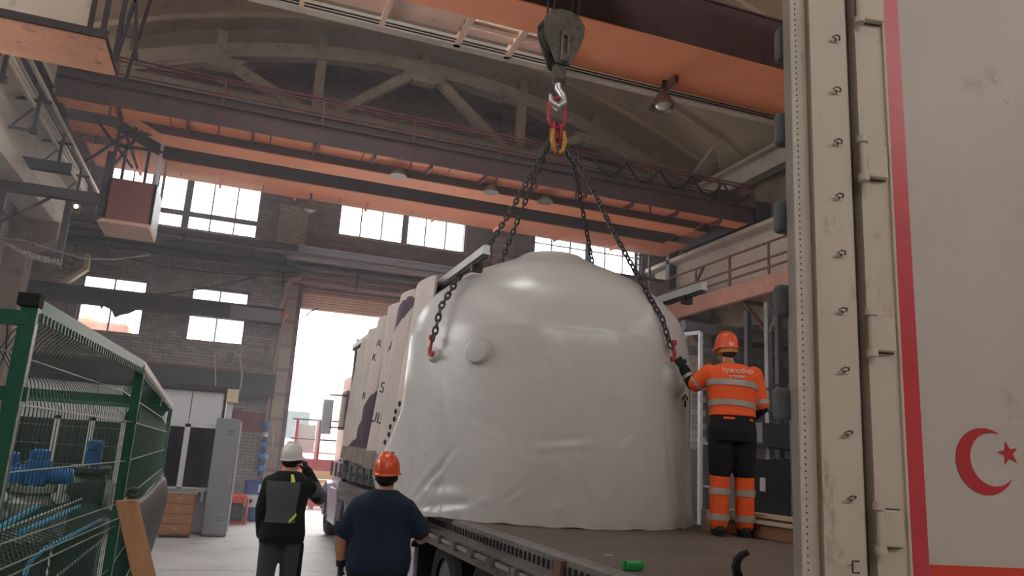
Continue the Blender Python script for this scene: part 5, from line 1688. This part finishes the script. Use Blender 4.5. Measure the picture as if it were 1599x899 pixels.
for k in range(6):
    x = -8 + k * 6
    f_ = obj('window', MB().box(x, x + 1.8, 59.92, 60.02, 2.2, 4.4), white_paint, bl)
    obj('pane', MB().box(x + .1, x + 1.7, 59.9, 59.93, 2.3, 4.3), dark_glass, f_)
ob = thing('rusty_tank', 'orange-brown rusty tank standing outside behind the lower window', 'tank', (-4.3, 25.5, 0))
obj('shell', MB().box(-5.2, -3.1, 25, 26, 0, 4.98), outdoor_orange, ob, bevel=.1)
obj('cap', MB().lathe([(.4, 0), (.4, .05), (.1, .2)], (-4.3, 25.5, 4.95), 18), outdoor_orange, ob)
obj('wall_yard', MB().box(-9, -1.5, 22.9, 23.0, 0, 1.2), facade_pink, kind='structure')

# ------------------------------------------------------------------ people
def sup(a, rx, ry, e=.85):
    c, s = math.cos(a), math.sin(a)
    return rx * math.copysign(abs(c) ** e, c), ry * math.copysign(abs(s) ** e, s)


def ring(z, cx_, cy_, rx, ry, n=28):
    r = []
    for k in range(n):
        x, y = sup(2 * PI * k / n, rx, ry)
        r.append(Vector((cx_ + x, cy_ + y, z)))
    return r


def interp(spec, z):
    zs_ = [q[0] for q in spec]
    return [float(np.interp(z, zs_, [q[i] for q in spec])) for i in range(1, 5)]


def torso(mb, spec, z0, z1, inf, n=14):
    zz = [z0 + (z1 - z0) * k / (n - 1) for k in range(n)]
    mb.loft([ring(z, a, b, rx + inf, ry + inf) for z in zz for a, b, rx, ry in [interp(spec, z)]])


def patch(spec, z0, z1, a0, a1, inf, th=.006, n=24, m=6, zoff=None):
    """A curved piece lying on the torso, with thickness. zoff bends it up or down along its length."""
    vs = []; fs = []
    for k_ in (0, 1):
        for j in range(m + 1):
            for i in range(n + 1):
                z = z0 + (z1 - z0) * j / m; a = math.radians(a0 + (a1 - a0) * i / n)
                if zoff: z += zoff(i / n)
                cx_, cy_, rx, ry = interp(spec, z)
                x, y = sup(a, rx + inf + th * k_, ry + inf + th * k_)
                vs.append((cx_ + x, cy_ + y, z))
    W = n + 1; B = W * (m + 1)
    for j in range(m):
        for i in range(n):
            q = (j * W + i, j * W + i + 1, (j + 1) * W + i + 1, (j + 1) * W + i)
            fs.append(q); fs.append(tuple(B + t for t in q))
    for i in range(n):
        fs.append((i, i + 1, B + i + 1, B + i)); t = m * W
        fs.append((t + i, t + i + 1, B + t + i + 1, B + t + i))
    for j in range(m):
        a = j * W; fs.append((a, a + W, B + a + W, B + a)); a += n
        fs.append((a, a + W, B + a + W, B + a))
    return MB().add(vs, fs)


def limb(mb, pts, rs, n=14):
    """A tapering limb with rounded ends, sampled smoothly through its joints."""
    P = [Vector(p) for p in pts]
    o = []; r = []
    for i in range(len(P) - 1):
        p0 = P[i - 1] if i else P[i] * 2 - P[i + 1]; p3 = P[i + 2] if i + 2 < len(P) else P[i + 1] * 2 - P[i]
        for k in range(6):
            t = k / 6
            cr = .5 * ((2 * P[i]) + (P[i + 1] - p0) * t + (2 * p0 - 5 * P[i] + 4 * P[i + 1] - p3) * t * t + (3 * P[i] - p0 - 3 * P[i + 1] + p3) * t ** 3)
            o.append(P[i].lerp(P[i + 1], t).lerp(cr, .55)); r.append(rs[i] + (rs[i + 1] - rs[i]) * t)
    o.append(P[-1]); r.append(rs[-1])
    mb.tube(o, r, n)
    mb.ell(P[0], rs[0], rs[0], rs[0], 12, 8); mb.ell(P[-1], rs[-1], rs[-1], rs[-1], 12, 8)


def hand(mb, w, d, nrm, curl, s=1.0, side=1):
    """Palm, four unequal bent fingers and a thumb leaving the side of the palm. d: along the hand, nrm: out of the palm."""
    w = Vector(w); d = Vector(d).normalized(); nrm = Vector(nrm); nrm = (nrm - d * nrm.dot(d)).normalized(); t = d.cross(nrm) * side
    pr = []
    for u, wd, th in ((0, .028, .02), (.03, .036, .02), (.06, .042, .018), (.09, .042, .015)):
        c = w + d * u * s
        pr.append([c + t * wd * s * math.cos(a) + nrm * th * s * math.sin(a) for a in [2 * PI * k / 12 for k in range(12)]])
    mb.loft(pr)
    for k, (off, L_) in enumerate(((.032, .068), (.011, .078), (-.011, .072), (-.031, .056))):
        p = w + d * .085 * s + t * off * s; a = 0; pts = [p - d * .02 * s, p]
        for j, fr in enumerate((.42, .32, .26)):
            a += curl * (.75 + .1 * k)
            p = p + (d * math.cos(a) + nrm * math.sin(a)) * L_ * fr * s
            pts.append(p)
        mb.tube(pts, [.0095 * s, .0095 * s, .009 * s, .0085 * s, .007 * s], 8)
        mb.ell(pts[-1], .007 * s, .007 * s, .007 * s, 8, 5)
    p = w + d * .025 * s + t * .03 * s
    dirn = (d * .65 + t * .65 + nrm * .4).normalized()
    mb.tube([p - t * .012 * s, p + dirn * .03 * s, p + dirn * .03 * s + (d * .8 + nrm * .5 + t * .1).normalized() * .03 * s, p + dirn * .03 * s + (d * .75 + nrm * .75 - t * .1).normalized() * .055 * s],
            [.014 * s, .012 * s, .011 * s, .008 * s], 8)


def head_mesh(mb, c, R):
    """Skull, jaw, nose, lips, ears; local +y is the face."""
    c = Vector(c)
    def e(p, a, b, d_, n=16, m=10):
        q = MB().ell((0, 0, 0), a, b, d_, n, m)
        mb.add([c + R @ (Vector(v) + Vector(p)) for v in q.v], q.f)
    e((0, -.012, .025), .077, .096, .092); e((0, .028, -.035), .06, .066, .082); e((0, .05, -.085), .035, .032, .03)
    e((0, .098, -.015), .014, .02, .026, 10, 6); e((0, .085, -.058), .024, .014, .010, 10, 6)
    for s in (-1, 1):
        e((s * .079, -.012, -.01), .012, .022, .034, 10, 6)
        e((s * .03, .078, .03), .024, .014, .008, 10, 6)


def helmet(parent, c, R, m, band):
    c = Vector(c); M = R.to_4x4() @ Matrix.Scale(.92, 4); M.translation = c
    def tr(q):
        q.v = [tuple(M @ Vector(v)) for v in q.v]; return q
    sh = MB(); rings = []
    for r_, z in ((1.02, 0), (1.0, .02), (.98, .06), (.9, .105), (.74, .142), (.5, .166), (.22, .178), (.02, .18)):
        rings.append([Vector((.112 * r_ * math.cos(a), .136 * r_ * math.sin(a), z)) for a in [2 * PI * k / 32 for k in range(32)]])
    sh.loft(rings)
    for x in (-.035, 0, .035):
        sh.tube([(x, -.135 * .96, .045), (x, -.1, .128), (x, -.03, .181), (x, .05, .178), (x, .11, .115), (x, .134, .04)], .0085, 8)
    s_ = obj('helmet', tr(sh), m, parent, local=True, smooth=50)
    br = MB(); rr = []
    for f, z in ((1.0, .012), (1.16, .0), (1.16, -.008), (1.0, 0)):
        ring_ = []
        for k in range(32):
            a = 2 * PI * k / 32
            g = 1 + (f - 1) * (.35 + .65 * max(0, math.sin(a)) * 2.2)
            ring_.append(Vector((.114 * g * math.cos(a), .139 * g * math.sin(a), z - (.02 * max(0, math.sin(a)) if f > 1 else 0))))
        rr.append(ring_)
    br.loft(rr, cap=False)
    obj('brim', tr(br), m, s_, local=True, smooth=50)
    hb_ = MB().loft([[Vector((r_ * .095 * math.cos(a), r_ * .117 * math.sin(a) - .004, z)) for a in [2 * PI * k / 28 for k in range(28)]] for r_, z in ((1, -.055), (1.05, -.055), (1.05, .0), (1, .0))], cap=False)
    hb_.box(-.03, .03, -.135, -.115, -.055, -.02)
    obj('harness', tr(hb_), band, s_, local=True, smooth=50)
    return s_


def garment(name, mb, m, person, voxel=.011, it=5, label=None):
    return obj(name, remesh(mb, voxel, it, name), m, person, local=True, smooth=180, label=label)


BASE = [(.80, 0, 0, .165, .125), (.90, 0, 0, .178, .135), (1.0, 0, 0, .165, .125), (1.12, 0, 0, .152, .112), (1.25, 0, 0, .168, .118), (1.37, 0, 0, .19, .122), (1.44, 0, 0, .185, .108), (1.49, 0, 0, .125, .085), (1.53, 0, 0, .065, .065)]


def spec_of(kx, ky, lean, kz=1.0, belly=0):
    return [(z * kz, 0, lean * max(0, z - .9), rx * kx * (1 + (belly if 1.0 <= z < 1.2 else 0)), ry * ky * (1 + (belly if 1.0 <= z < 1.2 else 0))) for z, _, _, rx, ry in BASE]


def body(person, sp, J, kz, headc, R, m=skin_m, thick=1.0):
    mb = MB()
    torso(mb, sp, .82 * kz, 1.53 * kz, -.012)
    limb(mb, [Vector((0, sp[-1][2], 1.47 * kz)), Vector(headc) + R @ Vector((0, -.01, -.07))], [.062, .058])
    head_mesh(mb, headc, R)
    for s in 'LR':
        limb(mb, [J[s + 'S'], J[s + 'E'], J[s + 'W']], [.056 * thick, .046 * thick, .031 * thick])
        limb(mb, [J[s + 'H'], J[s + 'K'], J[s + 'A']], [.09, .06, .045])
        a = Vector(J[s + 'A']); fd = Vector(J.get(s + 'F', (0, 1, 0)))
        limb(mb, [a + Vector((0, 0, -.03)) - fd * .03, a + fd * .13 + Vector((0, 0, -.045))], [.04, .034])
    return garment('body', mb, m, person, .012, 4)


def gloves(person, J, s, d, nrm, curl, m=glove_m):
    mb = MB(); w = Vector(J[s + 'W']); e = Vector(J[s + 'E'])
    hand(mb, w, d, nrm, curl, 1.08, 1 if s == 'R' else -1)
    dv = (e - w).normalized()
    mb.tube([w + dv * .05, w - Vector(d).normalized() * -.01], [.041, .036], 12)
    return garment('glove', mb, m, person, .0055, 2)


def boots(person, J):
    for s in 'LR':
        a = Vector(J[s + 'A']); fd = Vector(J.get(s + 'F', (0, 1, 0))); mb = MB()
        limb(mb, [a + Vector((0, 0, .13)), a + Vector((0, 0, .02)), a + Vector((0, 0, -.02))], [.066, .058, .058])
        limb(mb, [a - fd * .055 + Vector((0, 0, -.035)), a + fd * .05 + Vector((0, 0, -.03)), a + fd * .17 + Vector((0, 0, -.04))], [.046, .052, .042])
        b_ = garment('boot', mb, boot_m, person, .010, 3)
        so = MB()
        pl = [a + fd * u + Vector((fd.y * w, -fd.x * w, 0)) for u, w in ((-.1, .03), (-.1, -.03), (.08, -.052), (.19, -.035), (.215, 0), (.19, .035), (.08, .052))]
        so.prism([Vector((q.x, q.y, a.z - .09)) for q in pl], (0, 0, .03))
        obj('sole', so, rubber, b_, local=True)


def rotm(yaw=0, pitch=0, roll=0):
    return (Matrix.Rotation(yaw, 3, 'Z') @ Matrix.Rotation(pitch, 3, 'X') @ Matrix.Rotation(roll, 3, 'Y'))


# --- man in the navy T-shirt and orange helmet
k = .945
bx_ = at(600, 770, Z=1.415); LOC = Vector((bx_.x, bx_.y, 0)) * .97
pm = thing('person', 'person seen from behind in navy T-shirt, orange helmet and black gloves beside the trailer', 'person', LOC, -.20)
sp = spec_of(1.30, 1.28, .02, k, .12)
J = dict(LS=(-.19, .015, 1.32), LE=(-.30, .0, 1.09), LW=(-.285, .05, .865), RS=(.19, .015, 1.32), RE=(.335, .03, 1.12), RW=(.33, .27, 1.05),
         LH=(-.11, 0, .86), LK=(-.13, .02, .48), LA=(-.14, 0, .09), RH=(.11, 0, .86), RK=(.13, .03, .48), RA=(.14, .02, .09))
HR = rotm(-.25, .12)
hc = (0.01, .05, 1.55)
body(pm, sp, J, k, hc, HR, thick=1.15)
mb = MB(); torso(mb, sp, .83, 1.455, .018, 18)
for s in 'LR':
    S_, E_ = Vector(J[s + 'S']), Vector(J[s + 'E'])
    limb(mb, [S_ + Vector((0, 0, .0)), S_.lerp(E_, .5), S_.lerp(E_, .82)], [.075, .08, .082])
garment('t_shirt', mb, cloth_navy, pm)
mb = MB(); torso(mb, sp, .8, .97, .012, 6)
for s in 'LR': limb(mb, [J[s + 'H'], J[s + 'K'], J[s + 'A']], [.118, .092, .08])
garment('trousers', mb, cloth_black, pm)
gloves(pm, J, 'L', (.0, .12, -1), (.8, .3, 0), .35); gloves(pm, J, 'R', (-.1, 1, -.1), (0, 0, -1), .6)
boots(pm, J)
helmet(pm, Vector(hc) + HR @ Vector((0, -.012, .032)), HR, helmet_orange, cloth_black)
mb = MB().ell(Vector(hc) + HR @ Vector((0, -.03, -.005)), .079, .09, .07); garment('hair', mb, hair_m, pm, .01, 1)

# --- man with the white helmet, arm raised
bx_ = at(452, 735, Z=1.5); LOC = Vector((bx_.x, bx_.y, 0))
pm = thing('person', 'person seen from behind in grey-backed black jacket and white helmet with an arm raised', 'person', LOC, -.12)
sp = spec_of(1.12, 1.12, .0, .98)
J = dict(LS=(-.175, 0, 1.385), LE=(-.215, -.03, 1.12), LW=(-.20, .03, .87), RS=(.185, .0, 1.385), RE=(.33, .17, 1.24), RW=(.17, .2, 1.5),
         LH=(-.1, 0, .9), LK=(-.115, .02, .5), LA=(-.13, 0, .09), RH=(.1, 0, .9), RK=(.105, .03, .5), RA=(.12, .03, .09))
HR = rotm(-.45, .18)
hc = (.015, .035, 1.60)
body(pm, sp, J, 1.0, hc, HR)
mb = MB(); torso(mb, sp, .80, 1.50, .03, 20)
for s in 'LR':
    limb(mb, [Vector(J[s + 'S']) + Vector((0, 0, -.01)), J[s + 'E'], J[s + 'W']], [.078, .074, .056])
jk = garment('jacket', mb, cloth_black, pm)
obj('back_panel', patch(sp, 1.0, 1.4, -142, -62, .034, .006), cloth_grey, jk, local=True, smooth=60, label='grey back panel of the jacket')
obj('reflective_strip', patch(sp, 1.395, 1.47, -84, -76, .034, .008, 4, 4), lime_band, jk, local=True)
obj('reflective_strip', patch(sp, 1.0, 1.03, -78, -60, .04, .008, 8, 2, lambda u: .07 * u), lime_band, jk, local=True)
mb = MB(); S_, E_ = Vector(J['RS']), Vector(J['RE'])
limb(mb, [S_.lerp(E_, .45), S_.lerp(E_, .95)], [.088, .082]); garment('sleeve_panel', mb, cloth_grey, jk)
mb = MB(); torso(mb, sp, .8, .97, .012, 6)
for s in 'LR': limb(mb, [J[s + 'H'], J[s + 'K'], J[s + 'A']], [.115, .092, .085])
tr_ = garment('trousers', mb, cloth_trouser, pm)
mb = MB(); limb(mb, [(.19, 0, .78), (.195, .02, .45)], [.04, .035]); garment('side_stripe', mb, cloth_black, tr_)
gloves(pm, J, 'L', (.03, .1, -1), (.8, .3, 0), .5); gloves(pm, J, 'R', (-.35, .0, 1), (-.8, .4, 0), .9)
boots(pm, J)
helmet(pm, Vector(hc) + HR @ Vector((0, -.012, .032)), HR, helmet_white, cloth_black)
mb = MB().ell(Vector(hc) + HR @ Vector((0, -.03, -.005)), .079, .09, .07); garment('hair', mb, hair_m, pm, .01, 1)

# --- worker in hi-vis on the deck
k = 1.055
LOC = Vector((4.52, 6.28, DZ)); RZ = -.40
pm = thing('person', 'person in orange hi-vis shirt and orange helmet on the deck, reaching to the chain hook', 'person', LOC, RZ)
MI = (Matrix.Translation(LOC) @ Matrix.Rotation(RZ, 4, 'Z')).inverted()
sp = spec_of(1.16, 1.15, .07, k)
hw = MI @ (hookR + radial(hookR) * .09 + Vector((0, 0, -.10)))
el = MI @ at(1083, 601, Y=6.5)
J = dict(LS=(-.215, .035, 1.505), LE=tuple(el), LW=tuple(hw + (el - hw).normalized() * .09), RS=(.215, .035, 1.505), RE=(.285, .03, 1.2), RW=(.2, .22, 1.09),
         LH=(-.1, 0, .95), LK=(-.115, .02, .52), LA=(-.13, -.01, .09), RH=(.1, 0, .95), RK=(.115, .03, .52), RA=(.12, .03, .09))
HR = rotm(.55, -.05)
hc = (-.035, .11, 1.735)
body(pm, sp, J, k, hc, HR)
mb = MB(); torso(mb, sp, 1.10, 1.60, .035, 18)
for s in 'LR':
    S_, E_ = Vector(J[s + 'S']), Vector(J[s + 'E'])
    limb(mb, [S_ + Vector((0, 0, .004)), S_.lerp(E_, .5), S_.lerp(E_, .88)], [.088, .082, .082])
sh = garment('hi_vis_shirt', mb, hivis, pm)
for z in (1.165, 1.355):
    obj('reflective_band', patch(sp, z, z + .055, 0, 360, .038, .006, 64, 3, lambda u: .035 * math.sin(u * 2 * PI + 3.6)), reflect, sh, local=True, smooth=60)
for s in 'LR':
    S_, E_ = Vector(J[s + 'S']), Vector(J[s + 'E'])
    mb = MB(); mb.tube([S_.lerp(E_, .76), S_.lerp(E_, .90)], .086, 20); obj('sleeve_band', mb, reflect, sh, local=True, smooth=40)
for s in 'RL':
    mb = MB()
    limb(mb, [Vector(J[s + 'S']).lerp(Vector(J[s + 'E']), .7), J[s + 'E'], Vector(J[s + 'E']).lerp(Vector(J[s + 'W']), .95)], [.066, .064, .052])
    us = garment('under_sleeve', mb, cloth_black, pm)
mb = MB(); E_, W_ = Vector(J['LE']), Vector(J['LW']); mb.tube([E_.lerp(W_, .42), E_.lerp(W_, .58)], .064, 18); obj('sleeve_band', mb, reflect, us, local=True, smooth=40)
mb = MB(); torso(mb, sp, .86, 1.2, .02, 8)
for s in 'LR':
    H_, K_ = Vector(J[s + 'H']), Vector(J[s + 'K']); limb(mb, [H_, H_.lerp(K_, .5), H_.lerp(K_, .84)], [.13, .118, .108])
ts = garment('trousers', mb, cloth_black, pm)
for s in 'LR':
    mb = MB(); limb(mb, [Vector(J[s + 'H']).lerp(Vector(J[s + 'K']), .7), J[s + 'K'], Vector(J[s + 'A']) + Vector((0, 0, .03))], [.1, .094, .085])
    garment('trouser_leg', mb, hivis, ts, label='orange lower leg of the trousers')
for s in 'LR':
    K_, A_ = Vector(J[s + 'K']), Vector(J[s + 'A'])
    for u0, u1, r_ in ((.22, .36, .099), (.76, .90, .094)):
        mb = MB(); mb.tube([K_.lerp(A_, u0), K_.lerp(A_, u1)], r_, 24); obj('reflective_band', mb, reflect, ts, local=True, smooth=40)
obj('pocket_trim', patch(sp, 1.065, 1.085, -118, -92, .028, .006, 10, 2), hivis, ts, local=True)
obj('pocket_trim', patch(sp, 1.055, 1.075, -58, -46, .028, .006, 6, 2), hivis, ts, local=True)
gloves(pm, J, 'L', tuple(hw - Vector(J['LW'])), (0.3, .6, -.2), .75); gloves(pm, J, 'R', (-.2, .8, .1), (0, 0, -1), .8)
boots(pm, J)
helmet(pm, Vector(hc) + HR @ Vector((0, -.012, .032)), HR, helmet_orange, clutch_yellow)
mb = MB().ell(Vector(hc) + HR @ Vector((0, -.03, -.005)), .079, .09, .07); garment('hair', mb, hair_m, pm, .01, 1)
for txt, z, sz in (('Уралобор', 1.505, .062), ('сервис', 1.455, .045)):
    f = bpy.data.curves.new('back_lettering', 'FONT'); f.body = txt; f.size = sz; f.extrude = .0015; f.align_x = 'CENTER'; f.materials.append(reflect)
    o = text_mesh('back_lettering', f); o.parent = sh
    cx_, cy_, rx, ry = interp(sp, z)
    o.matrix_basis = Matrix.Translation((.02, cy_ - ry - .048, z)) @ Matrix.Rotation(PI / 2 - .12, 4, 'X')

# ------------------------------------------------------------------ dusty air in the hall
hz = bpy.data.materials.new('dusty_air'); hz.use_nodes = True
N = hz.node_tree.nodes; N.clear()
o_ = N.new('ShaderNodeOutputMaterial'); v_ = N.new('ShaderNodeVolumeScatter')
v_.inputs['Color'].default_value = (.97, .95, 1, 1); v_.inputs['Density'].default_value = .0135; v_.inputs['Anisotropy'].default_value = .45
hz.node_tree.links.new(v_.outputs[0], o_.inputs['Volume'])
obj('haze', MB().box(WX0 + .01, WX1 - .01, 8.9, WY - .3, .02, 13.8), hz, kind='structure')
